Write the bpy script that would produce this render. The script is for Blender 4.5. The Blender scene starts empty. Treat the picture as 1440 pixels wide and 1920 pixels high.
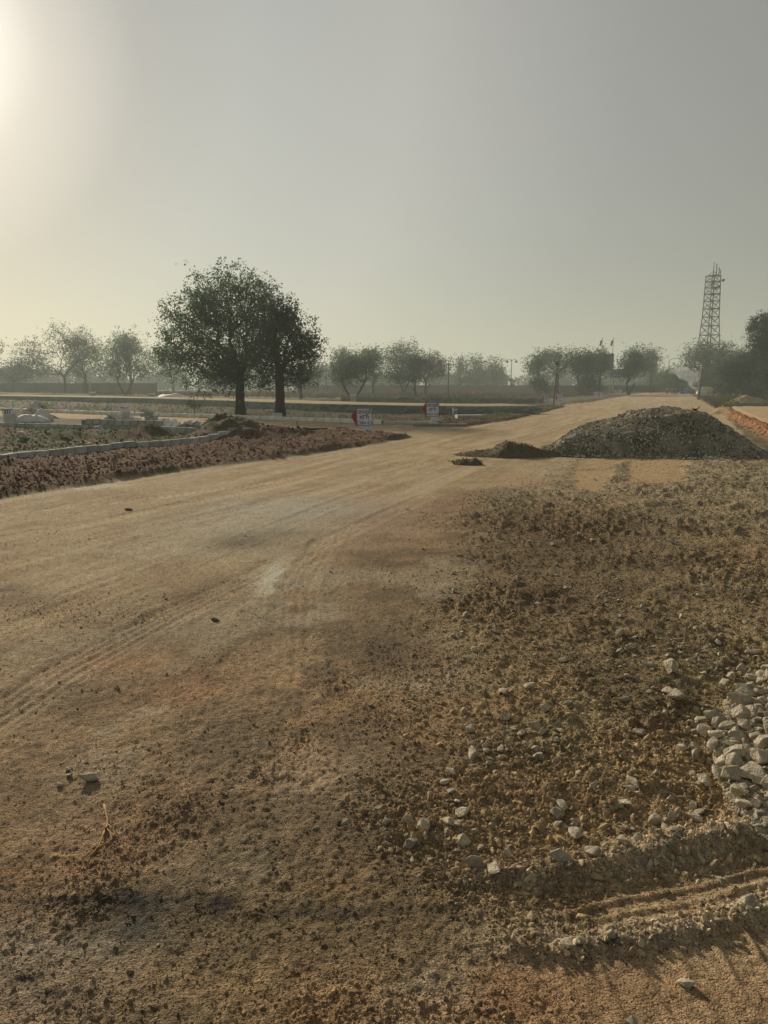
import bpy, bmesh, math, random
import numpy as np
from mathutils import Vector, Matrix, Euler
R = math.radians
rng = np.random.default_rng(7)
random.seed(7)
scene = bpy.context.scene
COL = scene.collection

# ------------------------------------------------------------------ camera, sky, sun, exposure
CAM_H, F, PITCH = 1.6, 1442.0, R(9.22)
cam = bpy.data.cameras.new('camera')
cam.sensor_fit = 'VERTICAL'; cam.sensor_height = 24; cam.lens = 24 * F / 1920
cam.clip_start = 0.05; cam.clip_end = 6000
camo = bpy.data.objects.new('camera', cam); COL.objects.link(camo)
camo.location = (0, 0, CAM_H); camo.rotation_euler = (R(90) - PITCH, 0, 0)
scene.camera = camo

SUN_AZ, SUN_EL = R(-31.0), R(20.5)            # azimuth measured from +y, left of the view
SUN_DIR = Vector((math.sin(SUN_AZ) * math.cos(SUN_EL), math.cos(SUN_AZ) * math.cos(SUN_EL), math.sin(SUN_EL)))
sl = bpy.data.lights.new('sun', 'SUN'); sl.energy = 5.0; sl.angle = R(4.0); sl.color = (1.0, 0.86, 0.66)
so = bpy.data.objects.new('sun', sl); COL.objects.link(so)
so.rotation_euler = SUN_DIR.to_track_quat('Z', 'Y').to_euler(); so.location = (-40, 60, 60)

world = bpy.data.worlds.new('World'); scene.world = world; world.use_nodes = True
wn, wl = world.node_tree.nodes, world.node_tree.links
wn.clear()
def N(nodes, t, **k):
    n = nodes.new(t)
    for a, b in k.items(): setattr(n, a, b)
    return n
wout = N(wn, 'ShaderNodeOutputWorld'); wbg = N(wn, 'ShaderNodeBackground'); wbg2 = N(wn, 'ShaderNodeBackground')
sky = N(wn, 'ShaderNodeTexSky', sky_type='NISHITA', sun_disc=False)
sky.sun_elevation = SUN_EL; sky.sun_rotation = SUN_AZ; sky.dust_density = 0.4; sky.air_density = 0.7; sky.ozone_density = 1
wbg.inputs['Strength'].default_value = 0.055
tint = N(wn, 'ShaderNodeVectorMath', operation='MULTIPLY'); tint.inputs[1].default_value = (1.08, .965, .74)   # dust takes out some of the blue
wl.new(sky.outputs[0], tint.inputs[0])
# the dust layer is thickest near the horizon, all the way round, and dims the sky there
tcz = N(wn, 'ShaderNodeTexCoord'); sepz = N(wn, 'ShaderNodeSeparateXYZ'); mrz = N(wn, 'ShaderNodeMapRange'); dim = N(wn, 'ShaderNodeVectorMath', operation='SCALE')
wl.new(tcz.outputs['Generated'], sepz.inputs[0]); wl.new(sepz.outputs['Z'], mrz.inputs['Value']); mrz.interpolation_type = 'SMOOTHSTEP'
mrz.inputs['From Min'].default_value = 0; mrz.inputs['From Max'].default_value = .42; mrz.inputs['To Min'].default_value = .62; mrz.inputs['To Max'].default_value = 1
wl.new(tint.outputs[0], dim.inputs[0]); wl.new(mrz.outputs[0], dim.inputs['Scale']); wl.new(dim.outputs[0], wbg.inputs['Color'])
# dust-laden air: a pale veil that brightens round the sun in every direction alike
tc = N(wn, 'ShaderNodeTexCoord'); vm = N(wn, 'ShaderNodeVectorMath', operation='DOT_PRODUCT')
nrm = N(wn, 'ShaderNodeVectorMath', operation='NORMALIZE')
wl.new(tc.outputs['Generated'], nrm.inputs[0]); wl.new(nrm.outputs[0], vm.inputs[0]); vm.inputs[1].default_value = SUN_DIR
ac = N(wn, 'ShaderNodeMath', operation='ARCCOSINE'); wl.new(vm.outputs['Value'], ac.inputs[0])
ramp = N(wn, 'ShaderNodeValToRGB'); dv = N(wn, 'ShaderNodeMath', operation='DIVIDE'); dv.inputs[1].default_value = math.pi
wl.new(ac.outputs[0], dv.inputs[0]); wl.new(dv.outputs[0], ramp.inputs[0])
SKY_STOPS = [(0, (1.6, 1.6, 1.5)), (.022, (.62, .62, .58)), (.045, (.24, .24, .225)), (.075, (.13, .13, .12)), (.11, (.235, .225, .19)), (.17, (.315, .275, .22)), (.25, (.21, .175, .13)), (.36, (.145, .12, .075)), (1, (.12, .105, .08))]
el = ramp.color_ramp.elements
while len(el) < len(SKY_STOPS): el.new(.5)
for e, (p, c) in zip(el, SKY_STOPS): e.position = p
for e, (p, c) in zip(el, SKY_STOPS): e.color = (*c, 1)
wl.new(ramp.outputs[0], wbg2.inputs['Color']); wbg2.inputs['Strength'].default_value = 1.0
add = N(wn, 'ShaderNodeAddShader'); wl.new(wbg.outputs[0], add.inputs[0]); wl.new(wbg2.outputs[0], add.inputs[1])
wl.new(add.outputs[0], wout.inputs['Surface'])

vs = scene.view_settings
vs.view_transform = 'Standard'; vs.look = 'None'; vs.gamma = 1; vs.exposure = 0.0; vs.use_curve_mapping = False
scene.cycles.use_denoising = True
scene.cycles.max_bounces = 6; scene.cycles.volume_bounces = 0; scene.cycles.transparent_max_bounces = 8
scene.render.engine = 'CYCLES'

# ------------------------------------------------------------------ pixel -> ground
def G(px, py, z=0.0):
    cx, cy = (px - 720) / F, (960 - py) / F
    dx, dy, dz = cx, math.cos(PITCH) + cy * math.sin(PITCH), cy * math.cos(PITCH) - math.sin(PITCH)
    t = (z - CAM_H) / dz
    return Vector((dx * t, dy * t, z))
def at(px, d):                                  # x for pixel column at distance d near the horizon
    return (px - 720) / F * d / math.cos(PITCH) * 0.987
def zat(py, d):                                 # height for pixel row at distance d
    cy = (960 - py) / F
    return CAM_H + d * (cy * math.cos(PITCH) - math.sin(PITCH)) / (math.cos(PITCH) + cy * math.sin(PITCH))

# ------------------------------------------------------------------ numpy noise
def _h(ix, iy, seed):
    n = (ix.astype(np.int64) * 374761393 + iy.astype(np.int64) * 668265263 + seed * 974634777) & 0xFFFFFFFF
    n = ((n ^ (n >> 13)) * 1274126177) & 0xFFFFFFFF
    n = ((n ^ (n >> 16)) * 2246822519) & 0xFFFFFFFF
    return ((n ^ (n >> 15)) & 0xFFFFFF) / float(0xFFFFFF)
def vn(x, y, seed=0):
    fx, fy = np.floor(x), np.floor(y); tx, ty = x - fx, y - fy
    tx = tx * tx * (3 - 2 * tx); ty = ty * ty * (3 - 2 * ty)
    a, b = _h(fx, fy, seed), _h(fx + 1, fy, seed); c, d = _h(fx, fy + 1, seed), _h(fx + 1, fy + 1, seed)
    return (a + (b - a) * tx) * (1 - ty) + (c + (d - c) * tx) * ty
def fbm(x, y, freq, octv=4, seed=0, gain=.5):
    s = 0; a = 1; t = 0
    ca, sa = math.cos(.6), math.sin(.6)
    for i in range(octv):
        s = s + a * (vn(x * freq + 17.3 * i, y * freq - 9.1 * i, seed + i) - .5) * 2; t += a
        a *= gain; freq *= 2.03; x, y = x * ca - y * sa, x * sa + y * ca
    return s / t
def lumps(x, y, cell, seed, rmin=.18, rmax=.55, keep=1.0):
    """rounded lumps scattered on a jittered grid"""
    X, Y = x / cell, y / cell; fx, fy = np.floor(X), np.floor(Y); out = np.zeros_like(X)
    for i in (-1, 0, 1):
        for j in (-1, 0, 1):
            cx, cy = fx + i, fy + j
            px = cx + _h(cx, cy, seed); py = cy + _h(cx, cy, seed + 1)
            r = rmin + (rmax - rmin) * _h(cx, cy, seed + 2) ** 2
            r = np.where(_h(cx, cy, seed + 3) < keep, r, 1e-3)
            q = 1 - ((X - px) ** 2 + (Y - py) ** 2) / (r * r)
            out = np.maximum(out, np.sqrt(np.maximum(q, 0)) * r)
    return out * cell
def sstep(a, b, v):
    t = np.clip((v - a) / (b - a), 0, 1); return t * t * (3 - 2 * t)
def gpoly(pts, z=0): return np.array([G(*p, z)[:2] for p in pts])
def seg_d(x, y, a, b):
    ab = b - a; L = max(float(ab @ ab), 1e-9)
    t = np.clip(((x - a[0]) * ab[0] + (y - a[1]) * ab[1]) / L, 0, 1)
    return np.hypot(x - a[0] - t * ab[0], y - a[1] - t * ab[1])
def poly_sd(x, y, P):                            # >0 inside
    d = np.full(x.shape, 1e9); ins = np.zeros(x.shape, bool); n = len(P)
    for i in range(n):
        a, b = P[i], P[(i + 1) % n]
        d = np.minimum(d, seg_d(x, y, a, b))
        c = ((a[1] > y) != (b[1] > y))
        with np.errstate(all='ignore'):
            xi = (b[0] - a[0]) * (y - a[1]) / (b[1] - a[1] + 1e-12) + a[0]
        ins ^= c & (x < xi)
    return np.where(ins, d, -d)
def line_sd(x, y, P):                            # signed distance to a polyline, + on its left
    d = np.full(x.shape, 1e9); s = np.ones(x.shape)
    for i in range(len(P) - 1):
        a, b = P[i], P[i + 1]
        di = seg_d(x, y, a, b)
        cr = (b[0] - a[0]) * (y - a[1]) - (b[1] - a[1]) * (x - a[0])
        m = di < d; d = np.where(m, di, d); s = np.where(m, np.sign(cr), s)
    return d * s
def blob(x, y, px, py, rx, ry, soft=1.0):        # an ellipse given round a pixel, on the ground
    c = G(px, py); a = abs(G(px + rx, py).x - c.x); b = abs(G(px, py - ry).y - G(px, py + ry).y) / 2
    q = ((x - c.x) / a) ** 2 + ((y - c.y) / b) ** 2
    return np.exp(-q * soft)

ROAD = gpoly([(-900, 1100), (0, 936), (180, 906), (400, 874), (620, 847), (700, 833), (765, 821), (735, 812), (700, 809), (640, 806), (560, 804),
              (480, 801), (400, 797), (300, 791), (190, 787), (60, 782), (-200, 774), (-200, 765), (0, 769.5), (100, 773), (200, 776.5), (300, 780),
              (450, 784), (640, 791), (720, 793.5), (800, 798), (850, 800), (900, 797), (960, 787), (1020, 773), (1060, 763), (1040, 759.5), (1062, 758),
              (1100, 755), (1135, 749), (1180, 742.5), (1225, 738), (1285, 738), (1310, 748), (1340, 764), (1370, 790), (1440, 850), (2200, 1500),
              (2200, 2600), (-900, 2600)])
GRAV = gpoly([(835, 962), (960, 918), (1060, 903), (1075, 872), (1180, 864), (1300, 860), (1440, 852), (1750, 852), (2300, 1150), (2300, 1500),
              (1600, 1560), (1440, 1585), (1200, 1600), (950, 1650), (860, 1650), (740, 1570), (800, 1440), (860, 1310), (835, 1200), (800, 1080), (870, 1020)])
CHURN = [gpoly([(-600, 945), (-300, 935), (0, 872), (160, 853), (300, 841), (480, 827), (560, 815), (600, 809), (650, 806), (700, 812), (770, 820), (700, 834), (620, 847), (400, 874), (180, 906), (0, 936), (-600, 1040)]),
         gpoly([(845, 786), (900, 779), (960, 768), (1010, 761), (1062, 761), (1020, 773), (960, 787), (900, 797), (850, 800), (815, 798)]),
         gpoly([(1048, 757), (1075, 753), (1115, 748), (1138, 748), (1100, 755)])]
PLOT = gpoly([(-300, 905), (0, 866), (160, 849), (300, 838), (480, 824), (400, 814), (300, 808), (155, 806), (0, 797), (-300, 785)])
FIELD1 = gpoly([(-200, 763), (0, 766), (300, 777), (640, 788), (780, 791), (860, 782), (980, 765), (1000, 757), (700, 752), (0, 745), (-200, 743)])
PATCH = [gpoly([(1180, 862), (1288, 862), (1285, 906), (1172, 908)]), gpoly([(1078, 884), (1150, 880), (1140, 922), (1072, 920)]), gpoly([(1090, 862), (1180, 862), (1140, 878), (1080, 880)])]
RLOT = gpoly([(1368, 766), (1700, 766), (1900, 900), (1440, 803)])
BERM = gpoly([(1352, 768), (1368, 776), (1400, 795), (1440, 813), (1560, 870), (1800, 980)])
HEAP = gpoly([(1380, 1318), (1352, 1360), (1342, 1420), (1356, 1480), (1385, 1540), (1425, 1580), (1500, 1620), (1900, 1660), (1900, 1255), (1500, 1270), (1420, 1295)])
RIDGE1 = gpoly([(800, 1655), (880, 1650), (1000, 1650), (1100, 1625), (1240, 1605), (1345, 1578), (1440, 1566), (1600, 1530)])
RIDGE2 = gpoly([(930, 1775), (1060, 1782), (1180, 1768), (1300, 1745), (1440, 1705), (1700, 1610)])
TRACK1 = gpoly([(860, 1665), (1000, 1668), (1200, 1640), (1350, 1605), (1440, 1585), (1700, 1520), (1700, 1600), (1440, 1695), (1250, 1745), (1060, 1768), (940, 1745)])
TRACK2 = gpoly([(1000, 1800), (1180, 1782), (1300, 1757), (1440, 1716), (1700, 1620), (1900, 1700), (1440, 1900), (1200, 2000), (1000, 2100)])
BROWN = gpoly([(-600, 1420), (0, 1235), (160, 1165), (330, 1110), (560, 1030), (700, 975), (850, 935), (960, 910), (1100, 900), (1500, 880), (2200, 1400), (2200, 2600), (-900, 2600), (-900, 1600)])
VPD = np.array([math.sin(R(20)), math.cos(R(20))])

TYRES_AND_STREAK = [gpoly(q) for q in (
    [(-300, 1080), (0, 1012), (200, 975), (420, 930), (620, 890), (800, 852), (1000, 812), (1150, 770)],
    [(-300, 1170), (0, 1062), (200, 1012), (420, 962), (640, 912), (820, 866), (1000, 824), (1120, 790)],
    [(-200, 1290), (0, 1190), (250, 1090), (480, 1005), (650, 935), (780, 890), (900, 850)],
    [(-100, 1400), (120, 1260), (330, 1150), (520, 1060), (680, 985), (800, 930)],
    [(300, 2100), (420, 1800), (500, 1500), (540, 1300), (548, 1180), (560, 1090), (620, 1000)],  # faint windscreen dust reflection, put into road colour and relief
    [(0, 965), (250, 940), (500, 905), (700, 868), (850, 830), (760, 800)],
    [(500, 905), (720, 850), (900, 812), (1060, 780), (1150, 757), (1230, 741)],
    [(860, 812), (780, 806), (640, 803), (400, 797)])]
def tyre_marks_and_streak(x, y):
    m = np.zeros(x.shape); hgt = np.zeros(x.shape)
    for i, P in enumerate(TYRES_AND_STREAK):
        s = line_sd(x, y, P) + .03 * fbm(x, y, 1.1, 2, 400 + i); a = np.abs(s); inside = sstep(.20, .12, a) * (.35 + .65 * vn(x * 1.5, y * .8, 410 + i))
        inside = inside * (.35 if i == 4 else 1)
        hgt += inside * (-.009 + .005 * np.sin(s * 2 * math.pi / .07)) + .008 * np.exp(-((a - .19) / .035) ** 2) * vn(x * 3, y * 3, 420 + i)
        m += inside * (.55 + .45 * np.sin(s * 2 * math.pi / .09 + i)) - .6 * np.exp(-((a - .18) / .04) ** 2) * vn(x * 2.2, y * 2.2, 430 + i)
    return m, hgt
def zones(x, y):
    z = {}; z['tm'], z['th'] = tyre_marks_and_streak(x, y)
    z['road'] = poly_sd(x, y, ROAD) + .12 * fbm(x, y, .9, 3, 5)
    g = poly_sd(x, y, GRAV); w = .10 + .03 * np.hypot(x, y)
    z['grav'] = sstep(-1, 1, (g + .5 * fbm(x, y, 1.3, 5, 11, .65)) / (w * 1.8))
    for P in PATCH: z['grav'] = z['grav'] * (1 - .93 * sstep(-.10, .12, poly_sd(x, y, P) + .12 * fbm(x, y, 2.5, 3, 13)))
    c = np.full(x.shape, -1e9)
    for P in CHURN: c = np.maximum(c, poly_sd(x, y, P))
    z['churn_sd'] = c
    z['churn'] = sstep(-.05, .25, c + .25 * fbm(x, y, 1.2, 3, 21) )
    z['plot'] = sstep(-.3, .3, poly_sd(x, y, PLOT)); z['field'] = sstep(-.6, .6, poly_sd(x, y, FIELD1))
    z['heap'] = poly_sd(x, y, HEAP)
    z['t1'] = sstep(-.015, .03, poly_sd(x, y, TRACK1) + .015 * fbm(x, y, 9, 2, 3)); z['t2'] = sstep(-.015, .03, poly_sd(x, y, TRACK2) + .015 * fbm(x, y, 9, 2, 4))
    fx = sstep(.25, .85, x + .15 * fbm(x, y, 3, 3, 6)); z['t1'] = z['t1'] * fx; z['t2'] = z['t2'] * fx
    z['r1'] = line_sd(x, y, RIDGE1); z['r2'] = line_sd(x, y, RIDGE2)
    z['berm'] = line_sd(x, y, BERM); z['rlot'] = sstep(-.2, .2, poly_sd(x, y, RLOT))
    return z

def height(x, y, z=None):
    x = np.asarray(x, float); y = np.asarray(y, float)
    if z is None: z = zones(x, y)
    r = np.hypot(x, y)
    near = np.clip(1.6 - r / 12, 0, 1)
    h = .45 * sstep(90, 210, r) + .02 * fbm(x, y, .35, 3, 31) * sstep(.5, 3, r)
    inroad = sstep(-.1, .3, z['road'])
    out = (1 - inroad)
    # wheel streaks along the road
    u = x * VPD[1] - y * VPD[0]; v = x * VPD[0] + y * VPD[1]
    worn = inroad * (1 - z['grav'])
    left = sstep(1.5, -.5, u + .15 * y * 0 + .0)            # worn lane
    h += worn * z['th'] * sstep(18, 10, r) * 1.1
    h += worn * .009 * fbm(u * 2.6, v * .22, 1, 4, 41)
    h += worn * near * (.004 * fbm(x, y, 6, 4, 43) + .0055 * fbm(x, y, 28, 4, 44, .65))
    crumb = sstep(.40, .70, vn(x * 1.1, y * 1.1, 177) * .5 + vn(x * 4, y * 4, 178) * .5)
    packed = .50 + .50 * sstep(.40, .58, vn(x * 1.5, y * 1.5, 190) * .6 + vn(x * 4.2, y * 4.2, 191) * .4)
    h += packed * worn * near * (.35 + sstep(8, 3.5, y)) * crumb * (.8 * lumps(x, y, .017, 180, .10, .5, .6) + .5 * lumps(x, y, .04, 187, .06, .4, .4) + .005 * fbm(x, y, 16, 4, 184, .6))
    front = sstep(7.5, 3.2, y) * (.5 + .5 * sstep(1.7, 2.7, y)) * near * worn * (1 - z['t1']) * (1 - z['t2'])
    h += packed * front * (.007 * fbm(x, y, 3.2, 3, 46) + .009 * np.abs(fbm(x, y, 9, 4, 47)) + .006 * fbm(x, y, 22, 4, 49, .7) + .004 * fbm(x, y, 55, 2, 48) + .7 * lumps(x, y, .05, 50, .05, .26, .35) * (vn(x * 2, y * 2, 51) > .42))
    # rough gravel bed
    g = z['grav']
    patchy = sstep(.32, .68, vn(x * 1.3, y * 1.3, 61) * .6 + vn(x * 3.7, y * 3.7, 62) * .4)
    h += g * (.014 + .040 * fbm(x, y, 1.7, 3, 63) * np.clip(r / 4, .3, 1) + (.45 + .55 * patchy) * (.034 * fbm(x, y, 7, 5, 64, .65) + .8 * lumps(x, y, .075, 66, .12, .52, .8) + 1.0 * lumps(x, y, .024, 70, .12, .5, .7) * near))
    h += g * sstep(3, 5, r) * (.5 + .5 * patchy) * .5 * lumps(x, y, .15, 74, .08, .45, .8)
    h += g * sstep(6, 12, r) * .05 * fbm(x, y, 4, 4, 68)
    # dug soil strips
    c = z['churn']
    h += c * (.09 + .10 * fbm(x, y, 1.2, 5, 81, .6) + .5 * lumps(x, y, .22, 83, .06, .5, .35) + .5 * lumps(x, y, .10, 87, .08, .5, .45) + .05 * fbm(x, y, 4, 4, 89, .65))
    # building plot mounds
    h += z['plot'] * (.02 + .20 * np.maximum(fbm(x, y, .55, 4, 91), -.12) + .05 * np.abs(fbm(x, y, 3, 3, 92)))
    for (px, py, rr, hh) in ((285, 818, .7, .40), (240, 822, .8, .22), (120, 822, 1.0, .28), (20, 812, .9, .2), (445, 826, 1.25, .55), (410, 822, .9, .38), (500, 822, .8, .22)):
        p = G(px, py); d = np.hypot(x - p.x, y - p.y) / rr
        h += hh * np.exp(-d * d * 1.3) * (1 + .35 * fbm(x, y, 2.5, 3, 95))
    h += z['field'] * (.10 * fbm(x, y, .5, 4, 97) - .02)
    h += out * (1 - z['churn']) * (1 - z['plot']) * (.05 * fbm(x, y, .8, 3, 99)) * sstep(14, 20, r)
    # white stone heap
    hp = z['heap']
    h += np.clip(hp + .03, 0, .6) * .24 * (1 + .15 * fbm(x, y, 5, 2, 101)) + .03 * sstep(-.03, .05, hp)
    # wheel tracks and the ridges they pushed up
    h = h * (1 - .85 * np.maximum(z['t1'], z['t2'])) - .010 * z['t1'] - .010 * z['t2']
    for s, amp, sd in ((z['r1'], .033, 111), (z['r2'], .022, 115)):
        env = 1 if amp > .05 else 1
        w = np.where(s > 0, .085, .045) * (.85 if amp > .02 else .6)
        lum = 1 + .55 * fbm(x, y, 5, 3, sd) + .25 * fbm(x, y, 20, 3, sd + 1)
        fade = sstep(.12, .55, x)
        ss = s + .022 * fbm(x, y, 6, 2, sd + 2)
        h += fade * amp * lum * np.exp(-(ss / w) ** 2)
        h += fade * (.7 if amp > .02 else .5) * lumps(x, y, .03, sd + 5, .15, .5, .9) * np.exp(-(ss / (w * 1.5)) ** 2)
    m1, m2 = z['t1'], z['t2']
    sw = z['r1'] + .01 * fbm(x, y, 4, 2, 121)
    h += m1 * .011 * np.maximum(np.sin(sw * 2 * math.pi / .062), -.3) * .8 * (.1 + 1.1 * vn(x * 5, y * 5, 122)) + m1 * .004 * fbm(x, y, 30, 3, 127)
    h += m1 * .004 * (vn(x * 40, y * 40, 123) ** 3)
    tt = np.maximum(np.sin(z['r2'] * 3 + x * 2 * math.pi / .115 + 1.2 * fbm(x, y, 3, 2, 124)), 0) ** 4
    h += m2 * (.022 * tt * sstep(-.42, -.02, z['r2']) * vn(x * 11, y * 11, 125) + .012 * fbm(x, y, 4, 4, 126))
    # red spoil bank at the right
    b = z['berm']; vis = sstep(14, 17, y) * sstep(6.5, 9, x)
    h += vis * (.26 + .10 * fbm(x, y, 1.3, 3, 131)) * np.exp(-(b / .32) ** 2) + vis * z['rlot'] * .20
    return h

def colour(x, y, z):
    r = np.hypot(x, y)
    C = lambda *c: np.array(c)
    def mix(a, b, t): return a + (b - a) * np.clip(t, 0, 1)[:, None]
    n1 = fbm(x, y, .8, 4, 201) * .5 + .5; n2 = fbm(x, y, 2.6, 4, 205) * .5 + .5; n3 = fbm(x, y, 12, 3, 209) * .5 + .5; n4 = fbm(x, y, .22, 3, 213) * .5 + .5
    u = x * VPD[1] - y * VPD[0]; v = x * VPD[0] + y * VPD[1]
    st = fbm(u * 2.2, v * .16, 1, 4, 217) * .5 + .5; st2 = fbm(u * 7, v * .35, 1, 3, 219) * .5 + .5
    base = np.tile(C(.095, .074, .052), (len(x), 1))
    base = mix(base, C(.115, .105, .060), sstep(.42, .62, n4)); base = mix(base, C(.16, .125, .085), sstep(.5, .7, n1) * .5)
    inroad = sstep(-.05, .15, z['road'])
    road = np.tile(C(.37, .285, .185), (len(x), 1))
    road = mix(road, C(.30, .205, .12), sstep(.4, .65, n2) * .6); road = mix(road, C(.42, .335, .235), sstep(.48, .66, st) * .7)
    road = mix(road, C(.25, .175, .105), sstep(.53, .68, st2) * .45)
    front = sstep(-.9, 1.1, poly_sd(x, y, BROWN) + .8 * fbm(x, y, .7, 4, 223))
    brown = np.tile(C(.245, .172, .104), (len(x), 1))
    brown = mix(brown, C(.30, .190, .108), sstep(.52, .68, n1) * .6); brown = mix(brown, C(.125, .092, .060), sstep(.50, .62, n2) * .75)
    brown = mix(brown, C(.34, .285, .205), sstep(.54, .68, fbm(x, y, 1.7, 4, 221) * .5 + .5) * .65); brown = mix(brown, C(.10, .078, .052), sstep(.55, .70, fbm(x, y, 1.1, 5, 227) * .5 + .5) * .6)
    road = mix(road, brown, front * (.8 + .2 * sstep(-1.4, .3, x)))
    road = np.clip(road * (1 + .26 * np.clip(z['tm'], -1, 1.2))[:, None], .03, .6)
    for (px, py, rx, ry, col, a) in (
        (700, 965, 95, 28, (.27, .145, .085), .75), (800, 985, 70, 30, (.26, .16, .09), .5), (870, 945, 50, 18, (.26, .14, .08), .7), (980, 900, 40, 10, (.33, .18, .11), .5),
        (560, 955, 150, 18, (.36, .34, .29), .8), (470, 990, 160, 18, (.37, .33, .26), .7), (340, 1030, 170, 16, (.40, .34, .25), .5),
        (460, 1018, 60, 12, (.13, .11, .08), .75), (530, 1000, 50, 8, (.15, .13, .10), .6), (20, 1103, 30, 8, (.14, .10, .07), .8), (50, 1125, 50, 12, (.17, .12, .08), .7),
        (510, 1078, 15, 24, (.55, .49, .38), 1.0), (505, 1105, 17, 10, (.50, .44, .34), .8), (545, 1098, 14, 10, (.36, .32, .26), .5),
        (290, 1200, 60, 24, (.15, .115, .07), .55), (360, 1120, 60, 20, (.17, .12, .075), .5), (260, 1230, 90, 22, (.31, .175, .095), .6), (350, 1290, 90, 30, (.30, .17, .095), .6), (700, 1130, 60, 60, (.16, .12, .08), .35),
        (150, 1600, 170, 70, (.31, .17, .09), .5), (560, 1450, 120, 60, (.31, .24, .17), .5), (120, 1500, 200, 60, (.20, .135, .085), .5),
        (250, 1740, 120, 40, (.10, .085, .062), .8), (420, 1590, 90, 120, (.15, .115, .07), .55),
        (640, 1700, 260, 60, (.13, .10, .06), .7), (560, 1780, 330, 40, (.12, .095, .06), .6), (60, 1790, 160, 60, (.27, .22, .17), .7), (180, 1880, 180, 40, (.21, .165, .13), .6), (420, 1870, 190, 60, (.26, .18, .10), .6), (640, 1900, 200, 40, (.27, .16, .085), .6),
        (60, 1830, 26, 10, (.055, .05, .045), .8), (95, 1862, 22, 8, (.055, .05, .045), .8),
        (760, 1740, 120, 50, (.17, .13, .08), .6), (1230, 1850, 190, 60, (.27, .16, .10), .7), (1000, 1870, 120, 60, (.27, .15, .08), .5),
        (245, 1690, 66, 24, (.03, .028, .027), 1.0), (402, 1692, 40, 20, (.035, .03, .028), 1.0), (170, 1688, 150, 8, (.05, .045, .04), .7), (640, 1712, 200, 14, (.06, .05, .038), .7), (260, 1740, 50, 20, (.06, .06, .055), .7), (520, 1600, 60, 40, (.09, .075, .05), .7), (330, 1900, 200, 30, (.12, .095, .06), .6)):  # first two: black windscreen reflections painted into the ground colour
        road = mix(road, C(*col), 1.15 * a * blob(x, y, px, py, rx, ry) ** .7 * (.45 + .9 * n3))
    road = mix(road, C(.34, .235, .135), np.maximum(z['t1'], z['t2']) * .55 * sstep(.2, .7, n1 + .2))
    base = mix(base, road, inroad)
    g = np.tile(C(.265, .205, .122), (len(x), 1))
    g = mix(g, C(.165, .125, .075), sstep(.44, .6, n2)); g = mix(g, C(.31, .215, .125), sstep(.52, .66, n1) * .7); g = mix(g, C(.30, .255, .18), sstep(8, 13, r) * .5)
    g = mix(g, C(.135, .092, .056), .9 * blob(x, y, 1020, 1000, 240, 70)); g = mix(g, C(.145, .10, .060), .8 * blob(x, y, 1000, 1130, 190, 60))
    base = mix(base, g, z['grav'])
    for P in PATCH: base = mix(base, C(.39, .27, .155), sstep(-.05, .1, poly_sd(x, y, P) + .12 * fbm(x, y, 2.5, 3, 13)) * .9)
    ch = np.tile(C(.105, .052, .030), (len(x), 1)); ch = mix(ch, C(.15, .085, .050), sstep(.48, .66, n2)); ch = mix(ch, C(.20, .15, .10), sstep(.62, .75, n3) * .6)
    base = mix(base, ch, z['churn'])
    pl = np.tile(C(.10, .068, .042), (len(x), 1)); pl = mix(pl, C(.085, .092, .042), sstep(.45, .6, n2)); pl = mix(pl, C(.15, .075, .045), sstep(.55, .7, n1))
    base = mix(base, pl, z['plot']); base = mix(base, C(.21, .155, .10), blob(x, y, 60, 858, 120, 6) * .9)
    fi = np.tile(C(.062, .045, .031), (len(x), 1)); fi = mix(fi, C(.048, .052, .030), sstep(.45, .65, n1)); fi = mix(fi, C(.085, .058, .038), sstep(.55, .7, n2))
    base = mix(base, fi, z['field'])
    base = mix(base, C(.50, .42, .34), sstep(.25, .0, np.abs(poly_sd(x, y, gpoly([(130, 918), (230, 908), (225, 911), (160, 919)])))) * sstep(.3, .7, n3 + .15) * blob(x, y, 185, 914, 50, 8) ** .3)
    b = z['berm']; vis = sstep(14, 17, y) * sstep(6.5, 9, x)
    base = mix(base, C(.42, .30, .19), z['rlot'] * vis)
    base = mix(base, C(.34, .165, .085), vis * np.exp(-(b / .42) ** 2) * .9)
    base = mix(base, C(.30, .26, .20), sstep(-.02, .1, z['heap']))
    for s in (z['r1'], z['r2']):
        base = mix(base, C(.36, .29, .21), np.exp(-((s - .02) / .07) ** 2) * .75 * sstep(.12, .5, x) * sstep(.3, .6, n3 + .1))
    hf = fbm(x, y, 45, 2, 231) * np.clip(1.4 - r / 9, 0, 1)
    f = (.84 + .32 * n3) * (1 + .35 * hf) * (1.32 - .32 * np.maximum(z['churn'], z['plot']))
    return np.clip(base * f[:, None] * np.array([1.03, 1.06, 1.05]), .01, .62)

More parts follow.
